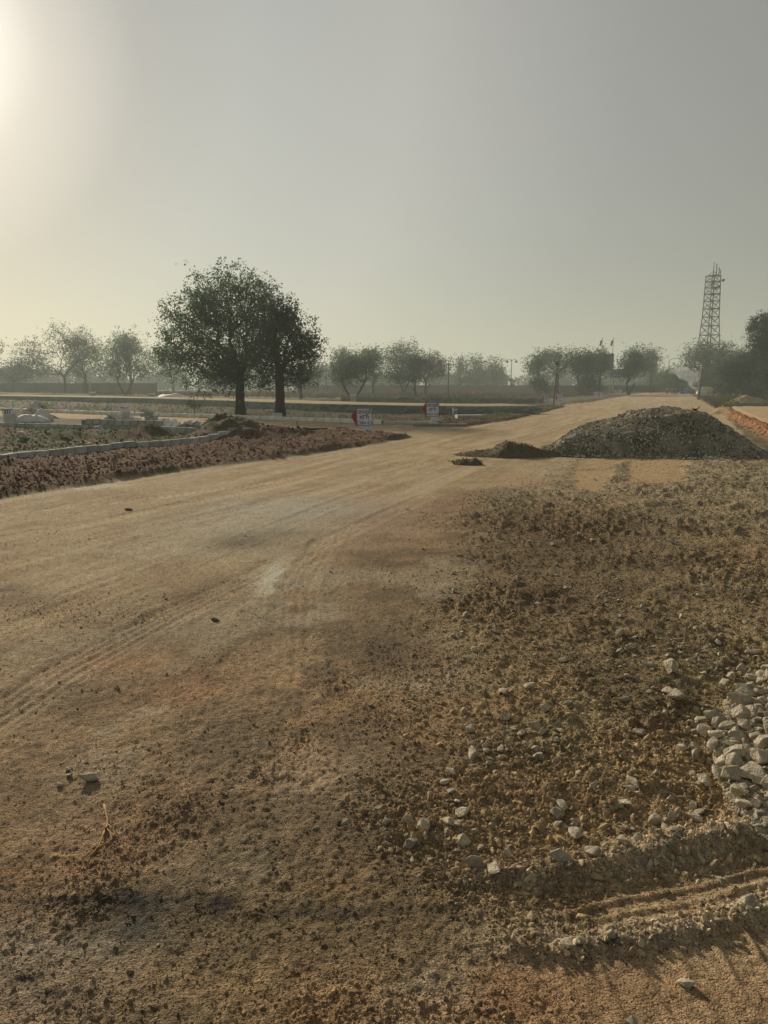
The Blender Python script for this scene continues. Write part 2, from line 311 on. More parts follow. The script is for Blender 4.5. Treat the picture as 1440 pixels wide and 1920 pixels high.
# ------------------------------------------------------------------ materials
def mat(name, col=(.5, .5, .5), rough=.85, noise=None, bump=None, attr=None, metal=0, rand=0, spec=.25, vcol=None, translucent=None, vtype=None, specks=None):
    """procedural material: colour broken up by noise, fine relief, optional per-object variation"""
    m = bpy.data.materials.new(name); m.use_nodes = True; nt = m.node_tree; n, l = nt.nodes, nt.links; n.clear()
    out = N(n, 'ShaderNodeOutputMaterial'); b = N(n, 'ShaderNodeBsdfPrincipled')
    b.inputs['Roughness'].default_value = rough; b.inputs['Metallic'].default_value = metal; b.inputs['Specular IOR Level'].default_value = spec
    geo = N(n, 'ShaderNodeNewGeometry'); tcn = N(n, 'ShaderNodeTexCoord')
    pos = tcn.outputs['Object'] if not attr == 'world' else geo.outputs['Position']
    if vcol:
        a = N(n, 'ShaderNodeAttribute', attribute_name=vcol); cur = a.outputs['Color']
        if vtype: a.attribute_type = vtype
    else:
        rgb = N(n, 'ShaderNodeRGB'); rgb.outputs[0].default_value = (*col, 1); cur = rgb.outputs[0]
    for (sc, lo, hi, det) in (noise or []):
        t = N(n, 'ShaderNodeTexNoise'); t.inputs['Scale'].default_value = sc; t.inputs['Detail'].default_value = det; l.new(pos, t.inputs['Vector'])
        mr = N(n, 'ShaderNodeMapRange'); mr.inputs['From Min'].default_value = .3; mr.inputs['From Max'].default_value = .7
        mr.inputs['To Min'].default_value = lo; mr.inputs['To Max'].default_value = hi; l.new(t.outputs['Fac'], mr.inputs['Value'])
        v = N(n, 'ShaderNodeVectorMath', operation='SCALE'); l.new(cur, v.inputs[0]); l.new(mr.outputs[0], v.inputs['Scale']); cur = v.outputs[0]
    for (sc, th, mul) in (specks or []):
        t = N(n, 'ShaderNodeTexNoise'); t.inputs['Scale'].default_value = sc; t.inputs['Detail'].default_value = 2; l.new(pos, t.inputs['Vector'])
        mr = N(n, 'ShaderNodeMapRange'); mr.inputs['From Min'].default_value = th; mr.inputs['From Max'].default_value = th + .05; mr.inputs['To Min'].default_value = 1; mr.inputs['To Max'].default_value = mul
        l.new(t.outputs['Fac'], mr.inputs['Value']); v = N(n, 'ShaderNodeVectorMath', operation='SCALE'); l.new(cur, v.inputs[0]); l.new(mr.outputs[0], v.inputs['Scale']); cur = v.outputs[0]
    if rand:
        oi = N(n, 'ShaderNodeObjectInfo'); mr = N(n, 'ShaderNodeMapRange'); mr.inputs['To Min'].default_value = 1 - rand; mr.inputs['To Max'].default_value = 1 + rand
        l.new(oi.outputs['Random'], mr.inputs['Value']); v = N(n, 'ShaderNodeVectorMath', operation='SCALE'); l.new(cur, v.inputs[0]); l.new(mr.outputs[0], v.inputs['Scale']); cur = v.outputs[0]
    l.new(cur, b.inputs['Base Color'])
    prev = None
    for (sc, st, dist) in (bump or []):
        t = N(n, 'ShaderNodeTexNoise'); t.inputs['Scale'].default_value = sc; t.inputs['Detail'].default_value = 4; l.new(pos, t.inputs['Vector'])
        bm_ = N(n, 'ShaderNodeBump'); bm_.inputs['Strength'].default_value = st; bm_.inputs['Distance'].default_value = dist; l.new(t.outputs['Fac'], bm_.inputs['Height'])
        if prev: l.new(prev, bm_.inputs['Normal'])
        prev = bm_.outputs[0]
    if prev: l.new(prev, b.inputs['Normal'])
    if translucent:
        tr = N(n, 'ShaderNodeBsdfTranslucent'); l.new(cur, tr.inputs['Color']); mx = N(n, 'ShaderNodeMixShader'); mx.inputs[0].default_value = translucent
        l.new(b.outputs[0], mx.inputs[1]); l.new(tr.outputs[0], mx.inputs[2]); l.new(mx.outputs[0], out.inputs[0])
    else: l.new(b.outputs[0], out.inputs[0])
    return m

M = {}
M['ground'] = mat('earth', vcol='tint', rough=.95, spec=.08, attr='world', noise=[(30, .82, 1.18, 6), (210, .72, 1.28, 3)], specks=[(260, .60, .45), (130, .59, .38), (55, .63, .45), (95, .62, 1.4), (18, .66, .6), (7, .68, .7)], bump=[(50, .9, .018), (170, 1.0, .012)])
M['tclod'] = mat('tinted_clods', vcol='tint', vtype='INSTANCER', rough=.95, noise=[(3, .8, 1.2, 3)], bump=[(9, .5, .05)], rand=.45, spec=.08)
M['clod'] = mat('earth_clods', (.20, .145, .085), .95, [(3, .75, 1.25, 3)], [(9, .6, .05)], rand=.45, spec=.08)
M['pebble'] = mat('pebbles', (.36, .31, .215), .9, [(2.5, .8, 1.2, 3)], [(7, .5, .05)], rand=.4, spec=.15)
M['stone'] = mat('pale_limestone', (.57, .505, .385), .88, [(1.8, .72, 1.15, 5), (9, .88, 1.1, 3)], [(4, .5, .12), (18, .5, .03)], rand=.22, spec=.2)
M['greystone'] = mat('grey_crushed_stone', (.37, .345, .28), .9, [(2.5, .75, 1.2, 3)], [(7, .5, .05)], rand=.75, spec=.2)
M['heap'] = mat('stone_grit', (.225, .205, .16), .95, [(.9, .6, 1.5, 3), (6, .75, 1.2, 5), (40, .7, 1.25, 3)], [(20, .9, .03)], spec=.1)
M['darksand'] = mat('dark_grit', (.12, .105, .07), .95, [(6, .8, 1.2, 5), (60, .7, 1.3, 3)], [(40, .8, .02)], spec=.1)
M['sand'] = mat('sand', (.36, .29, .17), .95, [(2, .8, 1.15, 4), (30, .85, 1.15, 3)], [(15, .5, .03)], spec=.1)
M['soil'] = mat('dug_soil', (.14, .085, .05), .95, [(3, .7, 1.25, 4), (20, .8, 1.2, 3)], [(12, .9, .06)], rand=.2, spec=.08)
M['block'] = mat('cement_block', (.46, .47, .445), .9, [(4, .78, 1.15, 4), (40, .9, 1.1, 2)], [(30, .4, .01)], rand=.22, spec=.2)
M['blockgreen'] = mat('weathered_block', (.21, .245, .225), .9, [(1.5, .7, 1.25, 4), (30, .9, 1.1, 2)], [(30, .4, .01)], rand=.25, spec=.2)
M['mortar'] = mat('mortar', (.26, .255, .225), .95, [(5, .75, 1.2, 4)], [(25, .5, .02)], spec=.1)
M['whitekerb'] = mat('whitewashed_block', (.72, .73, .68), .8, [(5, .8, 1.1, 4)], [(30, .3, .01)], rand=.1)
M['wall'] = mat('far_wall_plaster', (.105, .10, .085), .95, [(.3, .75, 1.2, 4), (2.5, .85, 1.15, 3)], [(3, .4, .05)])
M['white'] = mat('sign_white_paint', (.86, .84, .93), .6, [(3, .94, 1.04, 3)])
M['navy'] = mat('sign_navy_paint', (.02, .025, .09), .6, [(8, .85, 1.15, 2)])
M['blue'] = mat('sign_blue_paint', (.06, .12, .42), .6, [(8, .85, 1.15, 2)])
M['red'] = mat('sign_red_paint', (.42, .02, .045), .6, [(8, .85, 1.15, 2)])
M['steel'] = mat('galvanised_steel', (.045, .05, .048), .6, [(2, .8, 1.2, 3)], metal=.3)
M['pole'] = mat('concrete_pole', (.22, .21, .18), .9, [(3, .8, 1.15, 3)])
M['darkpole'] = mat('dark_iron_pole', (.035, .035, .035), .7, [(3, .8, 1.2, 3)])
M['bark'] = mat('bark', (.055, .043, .033), .95, [(2.5, .7, 1.3, 5), (12, .8, 1.2, 3)], [(8, .8, .06)], spec=.08)
M['leaf'] = mat('leaves', (.075, .130, .062), .7, [(.45, .65, 1.35, 3)], translucent=.45)
M['leaf2'] = mat('grey_green_leaves', (.070, .110, .065), .7, [(.45, .65, 1.35, 3)], translucent=.4)
M['leafdark'] = mat('dark_leaves', (.028, .056, .030), .75, [(.45, .7, 1.3, 3)], translucent=.25)
M['leafyellow'] = mat('yellow_green_leaves', (.12, .14, .035), .75, [(.8, .7, 1.3, 3)], translucent=.35)
M['dry'] = mat('dry_stalks', (.10, .08, .045), .85, [(3, .75, 1.25, 3)], translucent=.25)
M['root'] = mat('dry_root', (.36, .225, .10), .85, [(20, .75, 1.2, 3)], [(60, .5, .003)])
M['cloth'] = mat('white_sheet', (.58, .60, .62), .7, [(2, .85, 1.08, 3)], [(4, .5, .05)])
M['bluetarp'] = mat('blue_tarpaulin', (.03, .16, .50), .5, [(2, .8, 1.15, 3)], [(2, .5, .1)])
M['yellowtarp'] = mat('yellow_tarpaulin', (.42, .40, .08), .6, [(1, .85, 1.1, 3)], [(2, .5, .1)])
M['black'] = mat('black_feathers', (.010, .010, .012), .5, [(8, .8, 1.2, 2)])
M['rubber'] = mat('tyre_rubber', (.02, .02, .02), .8, [(8, .8, 1.2, 2)])
M['hoard'] = mat('faded_hoarding_sheet', (.085, .12, .12), .7, [(.6, .8, 1.2, 3)])
M['hoardblue'] = mat('pale_blue_hoarding_sheet', (.15, .21, .32), .7, [(.6, .8, 1.2, 3)])
M['flag'] = mat('flag_cloth', (.30, .07, .04), .8, [(3, .8, 1.2, 2)])
M['offwhite'] = mat('offwhite_plaster', (.55, .55, .50), .8, [(1, .85, 1.1, 3)])

# ------------------------------------------------------------------ object helpers
def link(name, me, m=None, parent=None, loc=None):
    o = bpy.data.objects.new(name, me); COL.objects.link(o)
    if m and me and not me.materials: me.materials.append(m)
    if parent: o.parent = parent
    if loc is not None: o.location = loc
    return o
def tag(o, label=None, cat=None, group=None, kind=None):
    if label: o['label'] = label
    if cat: o['category'] = cat
    if group: o['group'] = group
    if kind: o['kind'] = kind
    return o
def empty(name, loc, label, cat, group=None, rz=0):
    o = bpy.data.objects.new(name, None); COL.objects.link(o); o.location = loc; o.rotation_euler = (0, 0, rz); o.empty_display_size = .2
    return tag(o, label, cat, group)
def npmesh(name, V, Fc, smooth=True):
    """V (n,3), Fc (m,k) with k 3 or 4"""
    V = np.asarray(V, np.float32); Fc = np.asarray(Fc, np.int32); k = Fc.shape[1]
    me = bpy.data.meshes.new(name)
    me.vertices.add(len(V)); me.vertices.foreach_set('co', V.ravel())
    me.loops.add(Fc.size); me.loops.foreach_set('vertex_index', Fc.ravel())
    me.polygons.add(len(Fc)); me.polygons.foreach_set('loop_start', np.arange(0, Fc.size, k, dtype=np.int32))
    me.polygons.foreach_set('use_smooth', np.full(len(Fc), smooth))
    me.update(calc_edges=True); return me
class MB:
    """collects boxes, bars, tubes and prisms into one mesh"""
    def __init__(s): s.bm = bmesh.new()
    def box(s, c, d, rot=None, taper=1.0):
        M4 = Matrix.Translation(c) @ (Euler(rot).to_matrix().to_4x4() if rot else Matrix())
        vs_ = []
        for z in (-.5, .5):
            for (a, b) in ((-.5, -.5), (.5, -.5), (.5, .5), (-.5, .5)):
                t = taper if z > 0 else 1
                vs_.append(s.bm.verts.new(M4 @ Vector((a * d[0] * t, b * d[1] * t, z * d[2]))))
        for f in ((3, 2, 1, 0), (4, 5, 6, 7), (0, 1, 5, 4), (1, 2, 6, 5), (2, 3, 7, 6), (3, 0, 4, 7)): s.bm.faces.new([vs_[i] for i in f])
        return s
    def tube(s, pts, rad, n=6, cap=True):
        pts = [Vector(p) for p in pts]; rads = rad if isinstance(rad, (list, tuple)) else [rad] * len(pts); rings = []
        for i, p in enumerate(pts):
            t = (pts[min(i + 1, len(pts) - 1)] - pts[max(i - 1, 0)]).normalized(); q = t.to_track_quat('Z', 'Y')
            rings.append([s.bm.verts.new(p + q @ Vector((math.cos(2 * math.pi * k / n) * rads[i], math.sin(2 * math.pi * k / n) * rads[i], 0))) for k in range(n)])
        for a, b in zip(rings, rings[1:]):
            for k in range(n): s.bm.faces.new((a[k], a[(k + 1) % n], b[(k + 1) % n], b[k]))
        if cap: s.bm.faces.new(rings[0][::-1]); s.bm.faces.new(rings[-1])
        return s
    def prism(s, pts, y0, y1):                    # outline in x,z extruded along y
        a = [s.bm.verts.new((p[0], y0, p[1])) for p in pts]; b = [s.bm.verts.new((p[0], y1, p[1])) for p in pts]; n = len(pts)
        s.bm.faces.new(a); s.bm.faces.new(b[::-1])
        for i in range(n): s.bm.faces.new((a[i], b[i], b[(i + 1) % n], a[(i + 1) % n]))
        return s
    def torus(s, c, r, t, axis='x', n=14, m=6):
        g = []
        for i in range(n):
            a = 2 * math.pi * i / n; row = []
            for j in range(m):
                b = 2 * math.pi * j / m; rr = r + t * math.cos(b); p = Vector((t * math.sin(b), rr * math.cos(a), rr * math.sin(a)))
                row.append(s.bm.verts.new(p + Vector(c)))
            g.append(row)
        for i in range(n):
            for j in range(m): s.bm.faces.new((g[i][j], g[(i + 1) % n][j], g[(i + 1) % n][(j + 1) % m], g[i][(j + 1) % m]))
        return s
    def build(s, name, m, parent=None, loc=None, smooth=False, bevel=0):
        if bevel: bmesh.ops.bevel(s.bm, geom=s.bm.edges[:], offset=bevel, segments=1, affect='EDGES')
        bmesh.ops.recalc_face_normals(s.bm, faces=s.bm.faces[:])
        me = bpy.data.meshes.new(name); s.bm.to_mesh(me); s.bm.free()
        if smooth: me.polygons.foreach_set('use_smooth', [True] * len(me.polygons))
        return link(name, me, m, parent, loc)
def gz(x, y): return float(height(np.array([float(x)]), np.array([float(y)]))[0])

# ------------------------------------------------------------------ ground sheet
def build_ground():
    rr = [.35]; k = 1.45
    while rr[-1] < 62:
        r = rr[-1]
        dr = min(k * r * r / 1230, .0085 * r) if r > 1.5 else .03 if r < 1.2 else .010
        rr.append(r + max(dr, .0035))
    while rr[-1] < 1500: rr.append(rr[-1] * 1.035)
    rr = np.array(rr); half = R(33)
    a_in = np.linspace(-half, half, 720); a_out = np.linspace(half, 2 * math.pi - half, 90)[1:-1]
    aa = np.concatenate([a_in, a_out]); na, nr = len(aa), len(rr)
    A, Rr = np.meshgrid(aa, rr); X = (np.sin(A) * Rr).ravel(); Y = (np.cos(A) * Rr).ravel()
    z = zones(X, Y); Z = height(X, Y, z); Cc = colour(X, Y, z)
    V = np.stack([X, Y, Z], 1)
    V = np.vstack([V, [[0, 0, 0]]]); Cc = np.vstack([Cc, Cc[0]])
    i = np.arange(nr - 1)[:, None] * na; j = np.arange(na)[None, :]; jn = (j + 1) % na
    Q = np.stack([i + j, i + jn, i + na + jn, i + na + j], -1).reshape(-1, 4)[:, ::-1]
    fn = np.cross(V[Q[:, 2]] - V[Q[:, 0]], V[Q[:, 3]] - V[Q[:, 1]])
    vn_ = np.zeros_like(V)
    for c in range(4):
        for ax in range(3): vn_[:, ax] += np.bincount(Q[:, c], fn[:, ax], len(V))
    vn_[-1] = (0, 0, 1)
    vn_ /= np.maximum(np.linalg.norm(vn_, axis=1, keepdims=True), 1e-12)
    if vn_[:, 2].mean() < 0: Q = Q[:, ::-1]; vn_ = -vn_
    q0 = Q[:, 0]
    rsd, g, ch = z['road'], z['grav'], z['churn']
    zone = np.zeros(nr * na, int); zone[rsd > 0] = 1; zone[(g > .5)] = 2; zone[(ch > .5)] = 3; zone[z['heap'] > 0] = 2
    fz = zone[q0]
    for k_, name in enumerate(('ground', 'dirt_road', 'gravel_bed', 'dug_soil_strip')):
        q = Q[fz == k_]; used = np.unique(q); remap = np.full(len(V), -1, np.int64); remap[used] = np.arange(len(used))
        me = npmesh(name, V[used], remap[q])
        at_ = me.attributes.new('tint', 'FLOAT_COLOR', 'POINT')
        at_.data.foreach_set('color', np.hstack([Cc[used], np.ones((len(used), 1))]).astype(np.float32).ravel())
        me.normals_split_custom_set_from_vertices(vn_[used].astype(np.float32))
        o = link(name, me, M['ground']); tag(o, kind='structure')
build_ground()

# ------------------------------------------------------------------ rock shapes
def rock_mesh(name, seed, flat=.7, long=1.25, n=16, soft=.35):
    r = np.random.default_rng(seed); bm = bmesh.new()
    P = r.normal(size=(n, 3)); P /= np.linalg.norm(P, axis=1, keepdims=True); P *= r.uniform(.75, 1.05, (n, 1))
    P *= np.array([long, 1.0, flat]) * .5
    for p in P: bm.verts.new(p)
    res = bmesh.ops.convex_hull(bm, input=bm.verts[:])
    for v in [v for v in bm.verts if not v.link_faces]: bm.verts.remove(v)
    bmesh.ops.dissolve_limit(bm, angle_limit=R(16), verts=bm.verts[:], edges=bm.edges[:])
    bmesh.ops.bevel(bm, geom=bm.edges[:], offset=.028, segments=1, affect='EDGES', clamp_overlap=True)
    bmesh.ops.triangulate(bm, faces=bm.faces[:])
    me = bpy.data.meshes.new(name); bm.to_mesh(me); bm.free()
    me.polygons.foreach_set('use_smooth', [True] * len(me.polygons)); me.set_sharp_from_angle(angle=R(22))
    return me
ROCKS = [rock_mesh('stone', 300 + i, (.75, .6, .85, .55, .7, .8)[i % 6], (1.15, 1.5, 1.05, 1.35, 1.8, 1.2)[i % 6]) for i in range(9)]
for me in ROCKS: me.materials.append(M['stone'])
def put_rock(x, y, size, i, parent=None, name='stone', sink=.22, z=None, m=None, rot=None):
    o = bpy.data.objects.new(name, ROCKS[i % len(ROCKS)]); COL.objects.link(o)
    base = gz(x, y) if z is None else z
    o.location = (x, y, base + size * (.35 - sink)); o.scale = (size, size, size)
    o.rotation_euler = rot or (random.uniform(-.4, .4), random.uniform(-.4, .4), random.uniform(0, 6.28))
    if parent:
        o.parent = parent; o.location = o.location - parent.location
    if m: o.material_slots[0].link = 'OBJECT'; o.material_slots[0].material = m
    return o

# the pale stone heap
hc = G(1440, 1430)
heap = empty('stone_heap', (hc.x, hc.y, 0), 'heap of pale whitish limestone lumps at the right edge of the gravel bed', 'stone heap')
cand = []
r2 = np.random.default_rng(5)
hx = r2.uniform(HEAP[:, 0].min(), HEAP[:, 0].max(), 6000); hy = r2.uniform(HEAP[:, 1].min(), HEAP[:, 1].max(), 6000)
sd = poly_sd(hx, hy, HEAP)
hs = np.clip(r2.lognormal(math.log(.036), .52, 6000), .018, .085)
ok = ((sd > -.02) | ((sd > -.14) & (r2.uniform(size=6000) < .10))) & (hx < 2.2); hx, hy, hs, sd = hx[ok], hy[ok], hs[ok], sd[ok]
kept = []
order = np.argsort(hx - .3 * (hs / .04))
for i in order:
    if len(kept) >= 300: break
    if all((hx[i] - hx[j]) ** 2 + (hy[i] - hy[j]) ** 2 > (.36 * (hs[i] + hs[j])) ** 2 for j in kept): kept.append(i)
hz = height(hx, hy)
for i in kept: put_rock(hx[i], hy[i], hs[i] * 1.15, int(i), heap, z=hz[i] + random.uniform(-.002, .025), sink=-.02)

# stones one can pick out on the gravel bed and along the ridges
SPECIAL = [
 (1010, 1424, 26, 'rounded pale stone standing alone in the middle of the rough gravel bed'),
 (1301, 1432, 30, 'upright wedge shaped stone left of the pale stone heap'),
 (1322, 1478, 30, 'squarish pale block of stone at the lower left of the stone heap'),
 (1353, 1470, 24, 'pale stone lying against the squarish block beside the heap'),
 (1268, 1318, 34, 'long flat pale stone resting above the left rim of the heap'),
 (1250, 1306, 26, 'thin light stone leaning on the long flat pale stone'),
 (797, 1563, 40, 'large flat grey stone in the stone cluster left of the ridge'),
 (768, 1545, 26, 'narrow upright stone at the top of the left stone cluster'),
 (771, 1592, 26, 'small dark stone at the bottom of the left stone cluster'),
 (724, 1548, 22, 'lone stone on the left side of the stone cluster'),
 (886, 1630, 34, 'tall narrow stone at the left end of the pushed up ridge'),
 (928, 1648, 36, 'dark faced boulder under the left end of the ridge'),
 (948, 1606, 26, 'pale stone on top of the ridge near its left end'),
 (1053, 1626, 36, 'large rounded cream stone on the crest of the tyre ridge'),
 (1112, 1615, 36, 'broad pale stone on the ridge right of the cream stone'),
 (1167, 1597, 24, 'small square stone on the ridge above the tyre track'),
 (1066, 1780, 22, 'round white stone on the near ridge below the tyre track'),
 (1086, 1773, 24, 'pale stone touching the round white stone on the near ridge'),
 (1145, 1768, 20, 'small buff stone on the near ridge in its middle'),
 (1402, 1702, 30, 'pale angular stone on the near ridge at the right edge'),
 (1315, 1690, 16, 'small stone lying on the smooth tyre track'),
 (1268, 1633, 14, 'tiny pale stone just under the dark ridge face'),
 (168, 1462, 26, 'flat pale stone lying on the brown dirt at left'),
 (130, 1455, 15, 'small grey stone just left of the flat pale stone'),
 (128, 1444, 14, 'tiny stone above the small grey stone at left'),
 (110, 1473, 12, 'tiny stone nearest the left edge on brown dirt'),
 (880, 1370, 24, 'yellowish stone at the foot of the upper stone cluster'),
 (870, 1336, 18, 'small pointed stone in the upper stone cluster'),
 (938, 1420, 18, 'pale stone right of the grit patch on the gravel bed'),
 (912, 1424, 18, 'pale stone beside the grit patch on the gravel bed'),
 (1022, 1337, 22, 'squarish stone in the middle of the upper gravel bed'),
 (1245, 1352, 20, 'dark sided stone in the gravel bed left of the heap'),
 (1199, 1386, 28, 'flat greenish stone half buried in the gravel bed'),
 (1255, 1272, 36, 'long grey green slab of stone on the gravel bed'),
 (993, 1294, 22, 'pale stone at the top of the central stone scatter'),
 (1163, 1200, 22, 'pale stone half way up the gravel bed'),
 (1180, 1225, 20, 'small buff stone below the pale one half way up'),
 (1383, 1770, 14, 'tiny stone on the near track at the right'),
 (1285, 1845, 26, 'flat pinkish stone in the bottom right corner track'),
 (1185, 1915, 22, 'pale stone at the very bottom edge of the picture'),
]
for i, (px, py, w, lab) in enumerate(SPECIAL):
    p = G(px, py); d = math.hypot(p.x, p.y, CAM_H)
    s = w / F * d * .92
    o = put_rock(p.x, p.y, s, i * 5 + 2, sink=.12)
    if 'upright' in lab or 'tall' in lab: o.rotation_euler = (R(75), R(10), random.random())
    tag(o, lab, 'stone')
# the many further loose stones, all alike
taken = [(G(a, b).x, G(a, b).y) for a, b, *_ in SPECIAL]
k = 0; tries = 0
while k < 220 and tries < 6000:
    tries += 1
    px, py = random.uniform(830, 1440), random.uniform(960, 1600)
    p = G(px, py); X_, Y_ = np.array([p.x]), np.array([p.y]); zz = zones(X_, Y_)
    if zz['grav'][0] < .5 or zz['heap'][0] > -.02 or zz['t1'][0] > .2: continue
    if vn(X_ * 1.8, Y_ * 1.8, 77)[0] < .42 and random.random() < .85: continue
    d = math.hypot(p.x, p.y, CAM_H); s = min(random.lognormvariate(math.log(.030), .38), .075)
    if s / d * F < 8.5: continue
    if any(math.hypot(p.x - a, p.y - b) < .03 for a, b in taken): continue
    taken.append((p.x, p.y)); k += 1
    o = put_rock(p.x, p.y, s, k * 7 + 3, sink=.15)
    if py < 1180: tag(o, 'small loose stone in the far half of the gravel bed towards the big heap', 'stone', 'loose stones in the far half of the gravel bed')
    elif py < 1400: tag(o, 'loose stone in the middle of the gravel bed level with the pale heap top', 'stone', 'loose stones in the middle of the gravel bed')
    else: tag(o, 'loose stone in the nearest part of the gravel bed just behind the tyre ridge', 'stone', 'loose stones behind the tyre ridge')

# ------------------------------------------------------------------ countless gravel: points that carry the rock shapes above
SRC = []
seen = set()
for o in heap.children:
    if o.data.name not in seen: seen.add(o.data.name); SRC.append(o)
def scatter(name, P, S, m, label=None, cat=None, parent=None, kind='stuff', flatrot=False, seed=1, gain=1.25):
    me = bpy.data.meshes.new(name); P = np.asarray(P, np.float32); r = np.random.default_rng(seed)
    if parent: P = P - np.array(parent.location, np.float32)
    me.vertices.add(len(P)); me.vertices.foreach_set('co', P.ravel())
    a = me.attributes.new('size', 'FLOAT', 'POINT'); a.data.foreach_set('value', np.asarray(S, np.float32))
    if m is M['tclod']:
        cc = TINT['last'] * gain
        a = me.attributes.new('tint', 'FLOAT_COLOR', 'POINT'); a.data.foreach_set('color', np.hstack([cc, np.ones((len(cc), 1))]).astype(np.float32).ravel())
    rot = r.uniform(0, 6.28, (len(P), 3)); 
    if flatrot: rot[:, :2] = r.normal(0, .5, (len(P), 2))
    a = me.attributes.new('turn', 'FLOAT_VECTOR', 'POINT'); a.data.foreach_set('vector', rot.astype(np.float32).ravel())
    o = link(name, me, m, parent)
    ng = bpy.data.node_groups.new(name, 'GeometryNodeTree')
    ng.interface.new_socket('Geometry', in_out='INPUT', socket_type='NodeSocketGeometry'); ng.interface.new_socket('Geometry', in_out='OUTPUT', socket_type='NodeSocketGeometry')
    n, l = ng.nodes, ng.links; gi = N(n, 'NodeGroupInput'); go = N(n, 'NodeGroupOutput')
    j = N(n, 'GeometryNodeGeometryToInstance')
    for s in SRC[:8]:
        oi = N(n, 'GeometryNodeObjectInfo'); oi.inputs['Object'].default_value = s; oi.inputs['As Instance'].default_value = False
        g1 = N(n, 'GeometryNodeGeometryToInstance'); l.new(oi.outputs['Geometry'], g1.inputs[0])
        if 'jn' not in locals(): jn = N(n, 'GeometryNodeJoinGeometry')
        l.new(g1.outputs[0], jn.inputs[0])
    n.remove(j)
    sm = N(n, 'GeometryNodeSetMaterial'); sm.inputs['Material'].default_value = m
    ip = N(n, 'GeometryNodeInstanceOnPoints'); ip.inputs['Pick Instance'].default_value = True
    m2p = N(n, 'GeometryNodeMeshToPoints'); l.new(gi.outputs[0], m2p.inputs['Mesh']); l.new(m2p.outputs[0], ip.inputs['Points'])
    l.new(jn.outputs[0], ip.inputs['Instance'])
    na = N(n, 'GeometryNodeInputNamedAttribute', data_type='FLOAT'); na.inputs['Name'].default_value = 'size'
    nr_ = N(n, 'GeometryNodeInputNamedAttribute', data_type='FLOAT_VECTOR'); nr_.inputs['Name'].default_value = 'turn'
    e2r = N(n, 'FunctionNodeEulerToRotation')
    l.new([x for x in nr_.outputs if x.enabled][0], e2r.inputs[0]); l.new(e2r.outputs[0], ip.inputs['Rotation'])
    l.new([x for x in na.outputs if x.enabled][0], ip.inputs['Scale'])
    ri = N(n, 'FunctionNodeRandomValue', data_type='INT')
    for s_ in ri.inputs:
        if s_.enabled and s_.name == 'Min': s_.default_value = 0
        if s_.enabled and s_.name == 'Max': s_.default_value = 7
    l.new([x for x in ri.outputs if x.enabled][0], ip.inputs['Instance Index'])
    l.new(ip.outputs[0], sm.inputs['Geometry']); l.new(sm.outputs[0], go.inputs[0])
    md = o.modifiers.new('scatter', 'NODES'); md.node_group = ng
    tag(o, label, cat, kind=kind); return o
TINT = {}
def pix_sample(n, x0, x1, y0, y1, seed):
    r = np.random.default_rng(seed); u = r.uniform(x0, x1, n); v = r.uniform(y0, y1, n)
    cx, cy = (u - 720) / F, (960 - v) / F; t = -CAM_H / (cy * math.cos(PITCH) - math.sin(PITCH))
    return cx * t, (math.cos(PITCH) + cy * math.sin(PITCH)) * t, r
def bed(seed, n, box, prob, smin, smed, sig, smax, pxmin):
    x, y, r = pix_sample(n, *box, seed); z = zones(x, y); keep = r.uniform(size=n) < prob(x, y, z); x, y = x[keep], y[keep]
    s = r.lognormal(math.log(smed), sig, len(x)); dist = np.sqrt(x * x + y * y + 2.56)
    s = np.clip(np.maximum(s, pxmin * dist / 769 * r.uniform(.8, 1.3, len(x))), smin, smax)
    z = {k_: v_[keep] for k_, v_ in z.items()}; zz = height(x, y, z)
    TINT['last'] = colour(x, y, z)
    return np.stack([x, y, zz + s * .12], 1), s
def pr_clod(x, y, z):
    t = .6 + .4 * sstep(.38, .62, vn(x * 1.3, y * 1.3, 61) * .6 + vn(x * 3.7, y * 3.7, 62) * .4)
    return z['grav'] * t * (z['heap'] < 0)
def pr_peb(x, y, z):
    c = sstep(.45, .7, vn(x * 1.8, y * 1.8, 77))
    return z['grav'] * (.12 + .55 * c + .3 * sstep(8, 14, y)) * (z['heap'] < .0)
def pr_road(x, y, z):
    c = sstep(.45, .75, vn(x * 1.1, y * 1.1, 177) * .6 + vn(x * 4, y * 4, 178) * .4)
    pk = sstep(.40, .58, vn(x * 1.5, y * 1.5, 190) * .6 + vn(x * 4.2, y * 4.2, 191) * .4)
    return (z['road'] > 0) * (1 - z['grav']) * (.10 + .6 * c) * (.35 + .65 * pk) * (1 - .9 * np.maximum(z['t1'], z['t2']))
def pr_ridge(x, y, z):
    return np.maximum(np.exp(-((z['r1'] - .03) / .07) ** 2), np.exp(-((z['r2'] - .02) / .045) ** 2)) * sstep(.1, .5, x) * (.35 + .65 * vn(x * 6, y * 6, 9))
P, S = bed(1, 130000, (560, 1480, 855, 1740), pr_clod, .005, .009, .6, .05, 1.45); P[:, 2] -= S * .22; scatter('earth_clods', P, S, M['tclod'], 'countless brown earth clods spread over the rough gravel bed', 'clods', seed=2, gain=1.1)
P, S = bed(2, 36000, (560, 1480, 855, 1740), pr_peb, .006, .012, .5, .05, 1.9); P[:, 2] -= S * .15; scatter('gravel', P, S, M['pebble'], 'countless buff pebbles spread over the rough gravel bed', 'gravel', seed=3)
P, S = bed(3, 190000, (-20, 1460, 760, 1940), pr_road, .003, .005, .6, .03, .95); P[:, 2] -= S * .2; scatter('road_grit', P, S, M['tclod'], 'fine grit and crumbs lying on the brown dirt road', 'grit', seed=4, gain=1.05)
P, S = bed(4, 15000, (780, 1460, 1500, 1860), pr_ridge, .005, .010, .45, .035, 1.9); scatter('ridge_gravel', P, S, M['tclod'], 'pale grit and gravel pushed up along the tyre ridges', 'gravel', seed=5)
